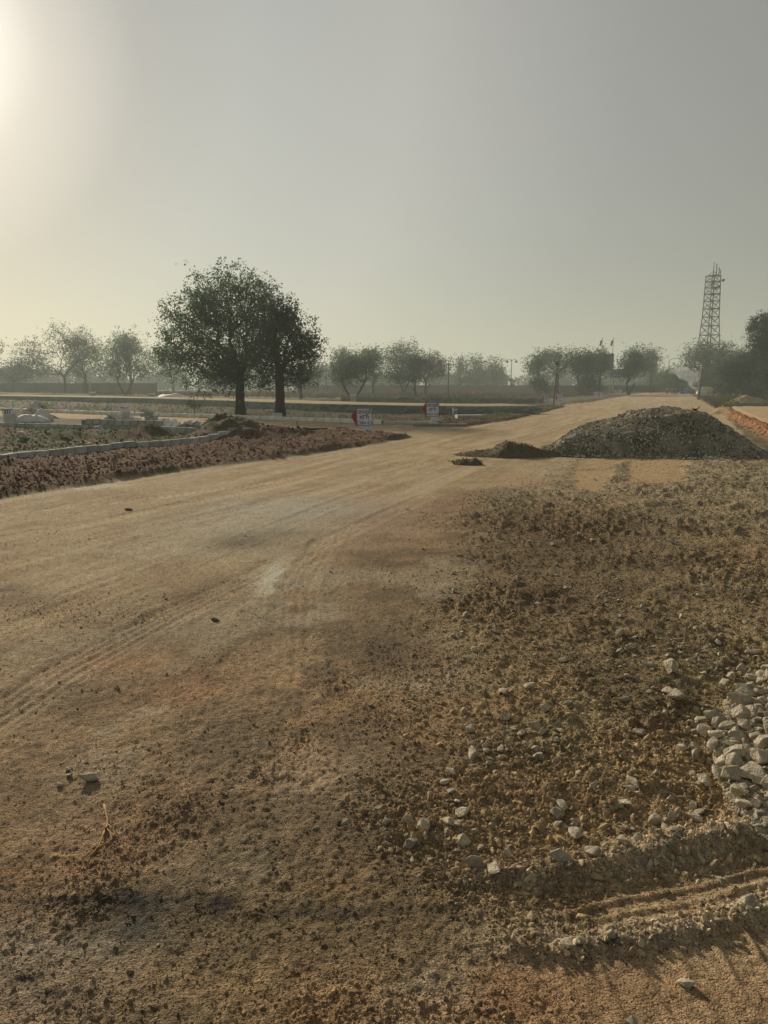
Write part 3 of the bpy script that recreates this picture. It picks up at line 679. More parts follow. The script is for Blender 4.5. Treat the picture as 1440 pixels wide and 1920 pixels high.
P, S = bed(5, 30000, (1320, 1480, 1240, 1640), lambda x, y, z: (z['heap'] > -.01) * .9, .010, .018, .35, .035, 1.8)
scatter('small_stone', P, S, M['stone'], parent=heap, seed=6)
P, S = bed(6, 30000, (-20, 1100, 745, 960), lambda x, y, z: z['churn'] * .8, .02, .032, .4, .10, 1.3); scatter('soil_clods', P, S, M['tclod'], 'countless dark brown clods on the dug soil beside the road', 'clods', seed=7, gain=1.1)
P, S = bed(7, 5000, (-20, 520, 790, 870), lambda x, y, z: z['plot'] * .5, .03, .05, .4, .14, 1.6); scatter('plot_rubble', P, S, M['tclod'], 'small clods and rubble over the grassy building plot', 'rubble', seed=8, gain=1.1)
P, S = bed(8, 9000, (1330, 1500, 760, 850), lambda x, y, z: np.exp(-(z['berm'] / .35) ** 2) * .6, .03, .045, .4, .10, 1.6)
scatter('red_clods', P, S, M['tclod'], 'crumbled red clods along the spoil bank at right', 'clods', seed=9)

# ------------------------------------------------------------------ heaps on the road
def field_heap(name, label, cat, cones, m, grid, n_stone=0, stone_mat=None, ssize=(.03, .06), rough=.02, cell=.08, foot=.0):
    x0, x1, y0, y1, st = grid; xs = np.arange(x0, x1, st); ys = np.arange(y0, y1, st); X, Y = np.meshgrid(xs, ys); X, Y = X.ravel(), Y.ravel()
    def hh(X, Y):
        wx = X + .2 * fbm(X, Y, 1.3, 4, 301); wy = Y + .2 * fbm(X, Y, 1.3, 4, 305); H = np.full(X.shape, -1.0)
        for cone in cones:
            cx, cy, h, r, rx = cone[:5]; cap = (cone[5] if len(cone) > 5 else 9) + ((cone[6] * (X - cx) + cone[7] * (Y - cy)) if len(cone) > 6 else 0)
            d = np.hypot((wx - cx) / rx, wy - cy)
            c = h * (1 - d / r) - .10 * h * np.exp(-(d / (.25 * r)) ** 2)
            c = np.where(c > cap - .06, cap - .06 * np.exp(-(c - cap + .06) / .06), c)
            H = np.maximum(H, c) + .06 * np.exp(-np.abs(H - c) / .08) * (np.minimum(H, c) > -.1)
        return H
    H = hh(X, Y)
    H = H + rough * fbm(X, Y, 4, 4, 309) * 1.5 + .5 * lumps(X, Y, cell, 313, .15, .5, .9)
    base = height(X, Y)
    c0 = cones[0]; e = empty(name, (c0[0], c0[1], 0), label, cat)
    Z = np.where(H > -.035, base + np.maximum(H, -.03), base - .05)
    ny, nx = len(ys), len(xs); i = np.arange(ny - 1)[:, None] * nx; j = np.arange(nx - 1)[None, :]
    Q = np.stack([i + j, i + j + 1, i + nx + j + 1, i + nx + j], -1).reshape(-1, 4)
    keep = (H[Q].max(1) > -.03); Q = Q[keep]; used = np.unique(Q); rm = np.full(len(X), -1); rm[used] = np.arange(len(used))
    me = npmesh(name, np.stack([X - c0[0], Y - c0[1], Z], 1)[used], rm[Q]); o = link('mound_body', me, m, e)
    if n_stone:
        r = np.random.default_rng(len(name)); x = r.uniform(x0, x1, n_stone); y = r.uniform(y0, y1, n_stone); h = hh(x, y); k_ = h > -foot
        x, y, h = x[k_], y[k_], h[k_]; s = np.clip(r.lognormal(math.log(ssize[0]), .35, len(x)), .018, ssize[1])
        zz = height(x, y) + np.maximum(h, 0) + .02 + .5 * lumps(x, y, cell, 313, .15, .5, .9)
        scatter('crushed_stone', np.stack([x, y, zz], 1), s, stone_mat, parent=e, seed=11)
    return e, lambda x, y: float(hh(np.array([x]), np.array([y]))[0])
big, bigh = field_heap('gravel_heap', 'big heap of grey crushed stone dumped on the road at right', 'gravel heap',
    [(7.5, 18.95, 1.03, 1.72, 1.0), (7.3, 19.6, 1.5, 2.0, 1.0, .95, .05, .05), (6.7, 19.9, 1.6, 2.3, 1.05, .84, .26, .14), (5.85, 19.4, 1.1, 1.55, 1.0, .60, .28, .15), (5.15, 19.0, .62, 1.0, 1.1), (4.65, 18.55, .56, .80, .9), (5.4, 18.9, .70, 1.0, 1.1, .42)], M['heap'],
    (3.0, 10.2, 16.6, 22.2, .034), 28000, M['greystone'], (.036, .13), .07, .11, foot=.10)
p = G(962, 856)
small, _ = field_heap('grit_heap', 'smaller dark heap of fine grit left of the big stone heap', 'grit heap',
    [(p.x - .08, p.y, .42, .58, .95), (p.x + .28, p.y - .02, .32, .52, 1.1), (p.x + .9, p.y + .2, .14, .4, 1.5), (p.x - .75, p.y + .25, .12, .38, 1.5)], M['darksand'], (p.x - 1.7, p.x + 2, p.y - 1, p.y + 1.1, .03), 2500, M['clod'], (.022, .04), .015, .06, foot=.02)
p = G(890, 871)
tiny, _ = field_heap('grit_heap', 'tiny dark pile of grit left of the smaller heap', 'grit heap', [(p.x, p.y, .17, .20, 1.0), (p.x - .30, p.y, .11, .16, 1.3), (p.x - .15, p.y + .5, .07, .16, 1.9)], M['darksand'], (p.x - .9, p.x + .5, p.y - .5, p.y + 1, .03), 600, M['clod'], (.022, .04), .01, .06, foot=.02)
p = G(1407, 760)
sandp, _ = field_heap('sand_heap', 'pale yellow sand heap in front of the dark trees at right', 'sand heap', [(p.x, p.y + 1, 1.05, 1.9, 1.1), (p.x + 1, p.y + 1, .75, 1.6, 1.1)], M['sand'], (p.x - 3, p.x + 4, p.y - 1.5, p.y + 3.5, .10), 0)
p = G(1356, 776)
sandq, _ = field_heap('sand_heap', 'low pale sand tip at the start of the red spoil bank', 'sand heap', [(p.x, p.y, .33, .75, 1.1)], M['sand'], (p.x - 1.3, p.x + 1.3, p.y - 1, p.y + 1.2, .06), 0)
p = G(52, 786)
greyp, _ = field_heap('sand_heap', 'grey sand heap half covered by white sheets at left', 'sand heap', [(p.x, p.y + .6, .62, 1.2, 1.1), (p.x - .6, p.y + .5, .4, 1, 1.1)], M['heap'], (p.x - 2.6, p.x + 2.2, p.y - 1.2, p.y + 2.2, .07), 0)
p = G(450, 822)
soilp, _ = field_heap('soil_heap', 'heap of dug brown earth at the corner of the kerb', 'soil heap', [(p.x - .1, p.y + 1.2, .62, 1.3, 1.1), (p.x - .7, p.y + 1.0, .5, 1.1, 1.0), (p.x + .9, p.y + 1.4, .34, 1.0, 1.2)], M['soil'], (p.x - 2.6, p.x + 2.8, p.y - .6, p.y + 3.2, .06), 2600, M['soil'], (.06, .16), .05, .16, foot=.02)

# ------------------------------------------------------------------ kerbs and block walls, block by block
def block_mesh(w, d, h, chip=.012):
    bm = bmesh.new(); bmesh.ops.create_cube(bm, size=1)
    for v in bm.verts: v.co.x *= w; v.co.y *= d; v.co.z *= h
    bmesh.ops.bevel(bm, geom=bm.edges[:], offset=chip, segments=1, affect='EDGES')
    me = bpy.data.meshes.new('block'); bm.to_mesh(me); bm.free(); return me
def wall_row(name, label, cat, pts, h, courses, bl, bh, bd, m, zb=0.0, core=True, mcore=None, name_piece='block', jit=.012, maxn=300, ground=True, gap=.02):
    """pts: world x,y polyline; blocks along it, each a part"""
    e = empty(name, (pts[0][0], pts[0][1], 0), label, cat); me = block_mesh(bl - gap, bd, bh - .012); me.materials.append(m); n = 0
    for a, b in zip(pts, pts[1:]):
        a, b = Vector(a), Vector(b); L = (b - a).length; cnt = max(1, round(L / bl)); ang = math.atan2((b - a).y, (b - a).x)
        for c in range(courses):
            for i in range(cnt):
                if n >= maxn: break
                t = (i + .5 + (.5 if c % 2 else 0)) / cnt
                if t > 1: continue
                q = a.lerp(b, t); o = bpy.data.objects.new(name_piece, me); COL.objects.link(o); o.parent = e
                base = (gz(q.x, q.y) * .5 if ground else 0) + zb
                o.location = (q.x - e.location.x, q.y - e.location.y, base + (c + .5) * bh); n += 1
                o.rotation_euler = (random.gauss(0, jit), random.gauss(0, jit), ang + random.gauss(0, jit * 1.5)); o.scale = (L / cnt / bl, 1, 1)
        if core:
            mb = MB(); q = (a + b) / 2; mb.box((q.x - e.location.x, q.y - e.location.y, zb + courses * bh / 2 - .05), (L, bd * .82, courses * bh - .03 + .1), (0, 0, ang)); mb.build('mortar_core', mcore or M['mortar'], e)
    return e
P2 = lambda *pp: [tuple(G(a, b)[:2]) for a, b in pp]
wall_row('kerb', 'curved low kerb of grey cement blocks between dug soil and grassy plot', 'kerb', P2((-60, 880), (30, 868), (90, 861), (160, 853), (230, 847), (300, 841), (370, 834), (430, 829), (490, 824)), .15, 1, .40, .22, .14, M['block'], zb=-.01)
wall_row('kerb', 'straight pale topped block kerb on the far side of the side road', 'kerb', P2((-120, 766), (0, 770), (100, 774), (200, 777.5), (300, 781), (450, 785.5), (640, 793), (718, 796)), .15, 1, .55, .20, .22, M['whitekerb'], zb=.0, jit=.02)
wall_row('block_wall', 'low grey block wall along the left plot beside the white sheets', 'wall', P2((-80, 800), (0, 802), (80, 804), (156, 806)), .2, 1, .42, .20, .16, M['block'])
wall_row('block_wall', 'two course block wall under the broken block piles', 'wall', P2((156, 807), (225, 808.5), (299, 810)), .4, 2, .36, .205, .16, M['block'], gap=.05)
wall_row('block_wall', 'one course block wall beside the soil heap', 'wall', P2((301, 812), (350, 814.5), (400, 817)), .2, 1, .42, .24, .16, M['block'])
def loose_blocks(name, label, area, n, hmax, m, size=(.32, .16, .12)):
    """a tumbled pile: every block a part"""
    (x0, x1, py, depth) = area; c = G((x0 + x1) / 2, py); e = empty(name, (c.x, c.y, 0), label, 'block pile'); me = block_mesh(*size, .01); me.materials.append(m)
    xl, xr = G(x0, py).x, G(x1, py).x
    for i in range(n):
        t = random.random(); x = xl + (xr - xl) * t; y = c.y + random.uniform(0, depth)
        prof = hmax * (1 - abs(2 * t - 1) ** 2.2) * (.55 + .45 * math.sin(t * 9 + x0)) ; zz = random.uniform(0, 1) ** .7 * max(prof, .1)
        o = bpy.data.objects.new('block', me); COL.objects.link(o); o.parent = e; s = random.uniform(.6, 1.1)
        o.location = (x - c.x, y - c.y, gz(x, y) + .06 + zz); o.scale = (s * random.uniform(.6, 1), s, s)
        o.rotation_euler = (random.gauss(0, .4), random.gauss(0, .4), random.uniform(0, 6.28))
    return e
loose_blocks('block_pile', 'long tumbled pile of broken grey blocks behind the two course wall', (188, 252, 796, .9), 90, .42, M['block'])
loose_blocks('block_pile', 'pointed pile of broken blocks near the end of the wall', (256, 302, 797, .9), 80, .60, M['block'])
loose_blocks('block_pile', 'spread of tumbled broken blocks left of the brown soil heap', (318, 400, 806, .8), 75, .26, M['block'], (.28, .16, .12))
loose_blocks('block_pile', 'few broken block ends leaning on top of the soil heap', (400, 470, 806, .5), 34, .55, M['mortar'], (.26, .16, .12))
e = empty('leaning_slabs', tuple(G(312, 806)), 'three pale concrete slabs leaning over the end of the block wall', 'slabs')
for i in range(3): MB().box((0, 0, 0), (.34, .5, .07)).build('slab', M['whitekerb'], e, (-.25 + i * .27, 0, .22)).rotation_euler = (R(30), R(-28), R(15))
def slab(px, py, w, d, h, label, m=None, rz=0.0):
    p = G(px, py); o = MB().box((0, 0, h / 2), (w, d, h)).build('concrete_slab', m or M['mortar'], loc=(p.x, p.y, gz(p.x, p.y) + .01), bevel=.01); o.rotation_euler.z = rz; tag(o, label, 'slab'); return o
slab(760, 796, 1.9, .45, .13, 'long pale concrete slab lying at the side road mouth', M['block'], R(-12))
slab(825, 799.5, 2.2, .45, .10, 'thin dark concrete slab lying before the second arrow sign', M['mortar'], R(-6))
slab(640, 807, .35, .3, .15, 'small cement lump on the soil left of the nearest arrow sign', M['mortar'])
slab(590, 806, 1.0, .35, .06, 'flat dark plank on the sandy side road', M['darkpole'], R(4))
slab(880, 789, 1.3, .7, .18, 'pale slab on the bank right of the second sign', M['block'], R(8))
slab(490, 786, .55, .35, .28, 'pale grey block at the foot of the right tree trunk', M['whitekerb'])
bpy.data.objects['concrete_slab.005'].location = (at(521, 42.5), 42.5, gz(at(521, 42.5), 42.5))

# second side road: raised bank held by green weathered block walls
def bank(name, pts_top_px, z, width, m, hb):
    P = [G(a, b, z) for a, b in pts_top_px]; V = []; Fq = []
    n = len(P)
    for i, p_ in enumerate(P):
        d = (P[min(i + 1, n - 1)] - P[max(i - 1, 0)]).normalized(); nrm_ = Vector((-d.y, d.x, 0)) * (1 if -d.y * 0 + d.x > 0 else -1)
        V += [(p_.x, p_.y, -.1), (p_.x, p_.y, z), (p_.x + nrm_.x * width, p_.y + nrm_.y * width, z + .04), (p_.x + nrm_.x * (width + 1.5), p_.y + nrm_.y * (width + 1.5), -.1)]
    for i in range(n - 1):
        for k_ in range(3): a = i * 4 + k_; Fq.append((a, a + 4, a + 5, a + 1))
    me = npmesh(name, V, Fq, False); o = link(name, me, m); tag(o, kind='structure'); return P
bk = bank('side_road', [(-200, 739), (0, 742), (280, 746.5), (430, 751), (600, 757), (760, 760), (900, 761.5), (1010, 760.5)], .5, 4.5, M['sand'], .5)
wp = [(q.x, q.y - .12) for q in bk]
wall_row('retaining_wall', 'weathered green block retaining wall below the pale raised side road', 'wall', wp[3:], .5, 3, .52, .165, .2, M['blockgreen'], zb=.0, ground=False, mcore=M['mortar'])
mb = MB()
for a, b in zip(wp[:4], wp[1:4]):
    a, b = Vector(a), Vector(b); q = (a + b) / 2; mb.box((q.x, q.y, .22), ((b - a).length, .2, .5), (0, 0, math.atan2((b - a).y, (b - a).x)))
tag(mb.build('retaining_wall', M['blockgreen']), 'far left stretch of the retaining wall fading into haze', 'wall')
far = [tuple(G(a, b, .25)[:2]) for a, b in ((640, 752), (800, 753.5), (1000, 754), (1020, 753.5))]
wall_row('retaining_wall', 'farther low block wall behind the pale raised side road', 'wall', far, .4, 2, .8, .22, .25, M['blockgreen'], zb=.2, ground=False, mcore=M['mortar'])

def marker(px, py, w, h, label, text=None):
    p = G(px, py); z = gz(p.x, p.y); e = empty('plot_marker', (p.x, p.y, z), label, 'marker post')
    MB().box((0, 0, h * .4), (w, .22, h * .8)).build('masonry_base', M['block'], e, bevel=.01)
    MB().box((0, -.02, h * .86), (w * 1.15, .2, h * .28)).build('plate', M['white'], e, bevel=.01)
    MB().box((0, -.123, h * .985), (w * 1.15, .006, .03)).build('plate_edge', M['navy'], e)
    return e, p, z
def text_mesh(body, size, m, parent, loc, name='lettering', bold=.0):
    cu = bpy.data.curves.new(name, 'FONT'); cu.body = body; cu.size = size * .92; cu.extrude = .004; cu.align_x = 'CENTER'; cu.offset = bold
    o = bpy.data.objects.new(name, cu); COL.objects.link(o); o.rotation_euler = (R(90), 0, 0)
    dg = bpy.context.evaluated_depsgraph_get(); me = bpy.data.meshes.new_from_object(o.evaluated_get(dg)); bpy.data.objects.remove(o)
    me.name = name; me.materials.clear(); t = link(name, me, m, parent, loc); t.rotation_euler = (R(90), 0, 0); return t
e, p, z = marker(19, 800, .42, .66, 'grey masonry plot marker with white plate reading 211 at left edge')
text_mesh('211', .20, M['navy'], e, (0, -.125, .50), bold=.008)
e, p, z = marker(237, 797, .32, .74, 'small tan marker standing behind the broken block pile')
marker(662, 762, .5, .75, 'grey block marker at the edge of the raised side road')[0].location.z = .35
marker(174, 746, .8, .9, 'dark cube marker on the distant pale kerb line at left')
marker(284, 748, .8, .9, 'second dark cube marker beside the distant pale sand heap')
marker(853, 779, .22, .42, 'little white marker post right of the second sign')

# white sheets over the sand at left
def sheet(px, py, w, d, h, label, m, seed, loc_=None):
    p = loc_ or G(px, py); n = 22; V = []; r = np.random.default_rng(seed)
    xs = np.linspace(-1, 1, n); X, Y = np.meshgrid(xs, xs); X, Y = X.ravel(), Y.ravel()
    rr_ = np.clip(1 - np.maximum(np.abs(X), np.abs(Y)) ** 3, 0, 1); Z = h * rr_ * (.55 + .6 * vn(X * 2 + seed, Y * 2, seed)) + .05 * vn(X * 6, Y * 6, seed + 3)
    i = np.arange(n - 1)[:, None] * n; j = np.arange(n - 1)[None, :]; Q = np.stack([i + j, i + j + 1, i + n + j + 1, i + n + j], -1).reshape(-1, 4)
    me = npmesh('sheet', np.stack([X * w / 2 * (1 + .15 * vn(Y * 3, Y * 0, seed)), Y * d / 2, Z], 1), Q)
    o = link('plastic_sheet', me, m, loc=(p.x, p.y, gz(p.x, p.y))); md = o.modifiers.new('thickness', 'SOLIDIFY'); md.thickness = .01
    tag(o, label, 'sheet'); return o
sheet(58, 793, 1.35, .8, .36, 'crumpled white plastic sheet lying before the grey sand heap', M['cloth'], 3)
sheet(80, 790, .65, .9, .52, 'blueish white sheet bunched up at the right of the sand heap', M['cloth'], 5)
s = sheet(70, 782, .55, .6, .62, 'white sack standing on top of the grey sand heap', M['cloth'], 8); s.location.z += .28
sheet(318, 752, 3.9, 3.5, .85, 'low pale sand heap on the distant raised road at left', M['cloth'], 11)

# ------------------------------------------------------------------ arrow signs
NAME1, NAME2 = 'जानकी', 'मार्ग'
def sign(px, py, scale, label, third=None, rz=0.0, loc=None, textcol='navy'):
    p = loc or G(px, py); e = empty('direction_sign', (p.x, p.y, gz(p.x, p.y) + .02), label, 'sign', 'white arrow signs along the left side of the road', rz)
    k = scale
    pts = [(-.42, .52), (-.25, .80), (.33, .80), (.33, .18), (-.25, .18)]
    pts = [(a * k, b * k) for a, b in pts]
    MB().prism(pts, 0, .06 * k).build('board', M['white'], e)
    MB().prism([(a * k, b * k) for a, b in ((-.05, .182), (.325, .182), (.325, -.05), (.0, -.05), (.0, 0))], .008 * k, .052 * k).build('stand', M['white'], e)
    MB().prism([(a * k, b * k) for a, b in ((-.405, .52), (-.245, .775), (-.235, .20))], -.010, -.002).build('arrow_head', M['red'], e)
    mb = MB()
    for (a, b) in (((-.25, .79), (.325, .79)), ((.32, .79), (.32, .19)), ((.325, .19), (-.25, .19)), ((-.225, .79), (-.225, .19))):
        ax, az, bx, bz = a[0], a[1], b[0], b[1]
        mb.box(((ax + bx) / 2 * k, -.008, (az + bz) / 2 * k), (max(abs(ax - bx), .016) * k, .010, max(abs(az - bz), .016) * k))
    mb.build('border', M['navy'], e)
    mb = MB()
    for a, b in ((( -.42, .52), (-.25, .80)), ((-.42, .52), (-.25, .18))):
        A_, B_ = Vector((a[0] * k, -.006, a[1] * k)), Vector((b[0] * k, -.006, b[1] * k)); mb.tube([A_, B_], .008 * k, 4)
    mb.build('arrow_edge', M['navy'], e)
    tcm = M[textcol]
    text_mesh(NAME1, .215 * k, tcm, e, (.05 * k, -.004, .60 * k), bold=.001 * k)
    text_mesh('मा ग', .215 * k, tcm, e, (.04 * k, -.004, .41 * k), bold=.001 * k)
    mb = MB(); mb.box((.06 * k, -.006, .555 * k), (.20 * k, .006, .016 * k))   # head line over the second word
    mb.tube([Vector((.10 * k, -.006, .56 * k)), Vector((.115 * k, -.006, .60 * k)), Vector((.15 * k, -.006, .605 * k)), Vector((.165 * k, -.006, .58 * k))], .010 * k, 4)
    mb.build('lettering', tcm, e)
    if third: text_mesh(third, .165 * k, tcm, e, (.05 * k, -.004, .235 * k), bold=.001 * k)
    return e
sign(681, 810, 1.02, 'nearest white arrow sign reading C28 to C1 on the dug soil', 'C28←C1')
sign(809, 790, 1.08, 'second white arrow sign reading C42 to C57 beside the slabs', 'C42←C57')
sign(1021, 759, 1.05, 'third arrow sign along the road standing before the dark pole', 'C78', textcol='blue', loc=Vector((at(1021, 70), 70, 0)))
sign(1046, 757, 1.1, 'fourth arrow sign along the road just right of the dark pole', 'C92', textcol='blue', loc=Vector((at(1046, 76), 76, 0)))
far_signs = [(1113, 108, 'fifth arrow sign along the road left one of the middle pair'), (1122.5, 112, 'sixth arrow sign along the road right one of the middle pair'),
             (1150, 150, 'seventh arrow sign along the road left one of the farthest pair'), (1157, 154, 'last arrow sign along the road right one of the farthest pair')]
for px, d, lab in far_signs: sign(0, 0, 1.1, lab, None, textcol='blue', loc=Vector((at(px, d), d, 0)))
bpy.data.objects['direction_sign.002'].children[-1]  # lettering kept from the copies above

# ------------------------------------------------------------------ trees
def make_tree(name, label, d, lobes, base_px, n_att=260, leaf=.12, per=40, spread=.35, trunk_r=.25, m='leaf', fork=None, group=None, lean=0, stems=None, cat='tree', seed=0, droop=.25, bare=1.0, zbase=None):
    """lobes: (px, py, rx, ry) in picture measure at distance d; depth of a lobe equals its width"""
    r = np.random.default_rng(abs(seed) + abs(int(base_px[0]))); bx = at(base_px[0], d); by = d; bz = gz(bx, by) if zbase is None else zbase
    sc = d / F * 1.0; L = [(at(px, d), d + r.uniform(-.35, .35) * rx * sc, zat(py, d), rx * sc, rx * sc * .9, ry * sc) for (px, py, rx, ry) in lobes]
    w = np.array([l[3] * l[4] * l[5] for l in L]) ** .75; w /= w.sum(); att = []
    for i in r.choice(len(L), n_att, p=w):
        l = L[i]; v = r.normal(size=3); v /= np.linalg.norm(v); q = r.uniform(.1, 1.38) ** .5
        att.append((l[0] + v[0] * l[3] * q, l[1] + v[1] * l[4] * q, l[2] + v[2] * l[5] * q))
    att = np.array(att); att = att[att[:, 2] > bz + .4]
    e = empty(name, (bx, by, bz), label, cat, group); B = np.array([bx, by, bz])
    top = min(l[2] - l[5] for l in L); fk = fork if fork else max((top - bz) * 1.0, .12 * (att[:, 2].max() - bz)); zc = bz + fk
    stems = stems or [(0, 0)]
    nodes = [B.copy() - np.array([0, 0, .15])]; par = [-1]
    for (sx, sy) in stems:
        prev = 0
        for k_ in range(1, 5):
            t = k_ / 4; nodes.append(B + np.array([sx * t ** .8 + .05 * r.normal() * trunk_r, sy * t, fk * t])); par.append(prev); prev = len(nodes) - 1
        nodes_top = prev
    ntrunk = len(nodes); start = [4 * (i + 1) for i in range(len(stems))]
    c = np.array(nodes[start[0]]); order = np.argsort(np.linalg.norm(att - c, axis=1)); NN = np.zeros((len(att) * 3 + ntrunk + 5, 3)); NN[:ntrunk] = nodes; n = ntrunk
    plen = np.zeros(len(NN)); leafn = []
    ok_ = np.zeros(len(NN), bool); ok_[start] = True
    for ai in order:
        a = att[ai]; dd = np.linalg.norm(NN[:n] - a, axis=1) + .45 * plen[:n]; dd[~ok_[:n]] = 1e9; dd += np.where(NN[:n, 2] > a[2] + .3, 1.5 * (NN[:n, 2] - a[2]), 0)
        j = int(np.argmin(dd)); p0 = NN[j]; L_ = np.linalg.norm(a - p0)
        mid = (p0 + a) / 2 + r.normal(size=3) * L_ * .09 + np.array([0, 0, .10 * L_])
        NN[n] = mid; par.append(j); plen[n] = plen[j] + L_ / 2; ok_[n] = True; n += 1
        NN[n] = a; par.append(n - 1); plen[n] = plen[j] + L_; ok_[n] = True; leafn.append(n); n += 1
    NN = NN[:n]; par = np.array(par); cnt = np.zeros(n); cnt[leafn] += 1
    for i in range(n - 1, 0, -1): cnt[par[i]] += cnt[i]
    rad = trunk_r * (np.maximum(cnt, .6) / max(cnt[0], 1)) ** .52; rad[0] = trunk_r * 1.5
    for s_ in range(len(stems)):
        for k_ in range(4): rad[1 + s_ * 4 + k_] = trunk_r / len(stems) ** .5 * (1.12, 1, .95, .92)[k_]
    if len(stems) == 1: rad[1] = trunk_r * 1.05
    V, Fc = [], []; off = 0
    for i in range(1, n):
        j = par[i]; a, b = NN[j], NN[i]; ra, rb = min(rad[j], rad[i] * 1.45), rad[i]
        if j == 0: ra = rad[0] if len(stems) == 1 else rad[i]
        k_ = 8 if rb > .1 else 5 if rb > .03 else 3
        t = b - a; L_ = np.linalg.norm(t)
        if L_ < 1e-5: continue
        t /= L_; up = np.array([1, 0, 0]) if abs(t[2]) > .9 else np.array([0, 0, 1.]); s1 = np.cross(t, up); s1 /= np.linalg.norm(s1); s2 = np.cross(t, s1)
        th = np.arange(k_) * 2 * math.pi / k_; ring = np.cos(th)[:, None] * s1 + np.sin(th)[:, None] * s2
        V += [a + ring * ra, b + t * rb * .3 + ring * rb]
        for q in range(k_): Fc.append((off + q, off + (q + 1) % k_, off + k_ + (q + 1) % k_, off + k_ + q))
        off += 2 * k_
    me = npmesh('trunk', np.vstack(V) - B, Fc); link('trunk', me, M['bark'], e)
    tips = NN[leafn]; nl = len(tips) * per; c = np.repeat(tips, per, 0) + r.normal(size=(nl, 3)) * spread * np.array([1, 1, .75]) ; c[:, 2] -= np.abs(r.normal(size=nl)) * droop * spread
    # clumping: gather leaves round a few sub twigs
    sub = r.normal(size=(len(tips), 5, 3)) * spread * 1.1; pick = r.integers(0, 5, nl); c = c * .28 + (np.repeat(tips, per, 0) + sub[np.repeat(np.arange(len(tips)), per), pick] + r.normal(size=(nl, 3)) * spread * .24) * .72
    c = c[c[:, 2] > bz + .15]; nl = len(c)
    s_ = leaf * r.uniform(.6, 1.4, nl)[:, None]; a1 = r.normal(size=(nl, 3)); a1 /= np.linalg.norm(a1, axis=1, keepdims=True); a2 = np.cross(a1, r.normal(size=(nl, 3))); a2 /= np.linalg.norm(a2, axis=1, keepdims=True)
    V = np.stack([c - a1 * s_ * .5, c + a2 * s_ * .28, c + a1 * s_ * .5, c - a2 * s_ * .28], 1).reshape(-1, 3) - B
    me = npmesh('crown', V, np.arange(nl * 4).reshape(-1, 4), False); link('crown', me, M[m], e)
    return e

make_tree('shade_tree', 'largest spreading tree with the thick flared trunk beside the side road', 46.5,
    [(450, 568, 75, 58), (400, 552, 42, 36), (466, 536, 38, 22), (375, 600, 50, 45), (350, 650, 42, 42), (430, 640, 85, 65), (400, 690, 60, 38), (470, 690, 60, 42), (500, 600, 45, 55), (330, 590, 22, 25), (515, 578, 28, 24), (325, 665, 22, 22)],
    (453, 777), n_att=980, leaf=.125, per=42, spread=.36, trunk_r=.27, fork=2.6, seed=1, droop=.8, m='leaf')
make_tree('shade_tree', 'tree with a straight dark trunk just right of the largest tree', 42.8,
    [(545, 640, 42, 42), (575, 640, 28, 35), (520, 600, 30, 35), (535, 582, 22, 22), (560, 690, 35, 28), (590, 650, 16, 22), (500, 660, 30, 40), (512, 700, 22, 20), (545, 600, 22, 20)],
    (527, 783), n_att=400, leaf=.12, per=42, spread=.33, trunk_r=.25, fork=2.6, seed=2, droop=.5, m='leaf2')
def T(label, d, base, lobes, **k):
    k['n_att'] = int(k['n_att'] * 1.15) if k.get('n_att') else 150; k.setdefault('leaf', .0019 * d); k['per'] = int(k.get('per', 26) * 1.35); k.setdefault('spread', .0055 * d); k.setdefault('trunk_r', .0016 * d)
    return make_tree('tree', label, d, lobes, (base, 0), seed=int(base * 3), group=None, **k)
T('leaning hazy tree at the far left edge', 170, -5, [(-10, 660, 25, 14), (8, 655, 14, 10), (0, 680, 14, 8)], m='leaf2', n_att=60)
T('wide forked tree with open bare limbs at the left', 165, 130, [(85, 655, 30, 18), (118, 635, 22, 20), (62, 672, 22, 18), (75, 690, 28, 16), (140, 650, 18, 20), (110, 690, 20, 12), (165, 650, 30, 28), (180, 665, 22, 24)], n_att=260, per=20, m='leaf2')
T('dense round tree behind the forked tree at left', 178, 168, [(150, 665, 22, 35), (178, 650, 20, 24), (165, 690, 20, 18)], n_att=90)
T('broad dark tree on a low forked trunk at left', 140, 240, [(240, 675, 38, 30), (215, 690, 28, 20), (270, 682, 28, 22), (245, 645, 18, 14), (235, 662, 26, 16)], n_att=240, m='leaf', stems=[(-1.2, 0), (1.4, .3)], fork=2.4)
T('pale thin tree rising behind the broad dark tree at left', 185, 252, [(247, 640, 18, 16), (262, 655, 14, 12)], n_att=60, m='leaf2')
T('low hazy bushy tree near the left edge', 185, 35, [(30, 698, 28, 18), (55, 690, 20, 18)], n_att=80, m='leaf2')
T('hazy tree left of the largest tree', 150, 330, [(318, 668, 25, 22), (340, 690, 22, 18), (306, 690, 18, 16)], n_att=110, m='leaf2', per=18)
T('small round tree right of the dark straight trunk', 105, 566, [(562, 702, 25, 14), (580, 695, 16, 14), (548, 712, 20, 12), (572, 715, 22, 8)], n_att=120)
T('hazy small tree far behind the small round tree', 200, 598, [(598, 700, 10, 12), (602, 690, 8, 8)], n_att=40, m='leaf2')
T('spiny umbrella crowned tree on a slim forked trunk', 100, 663, [(650, 695, 26, 22), (678, 690, 28, 24), (662, 680, 24, 16), (635, 690, 14, 12), (695, 678, 18, 16), (640, 712, 16, 8)], n_att=260, m='leaf', stems=[(-1.5, 0), (1.5, .2)], fork=2.3, trunk_r=.2)
T('pale feathery tree behind the umbrella crowned tree', 165, 645, [(642, 670, 14, 16), (636, 685, 14, 16)], n_att=60, m='leaf2')
T('leafy tree right behind the umbrella crowned tree', 150, 700, [(690, 675, 24, 16), (705, 690, 14, 26), (700, 668, 18, 8), (710, 662, 6, 6)], n_att=120)
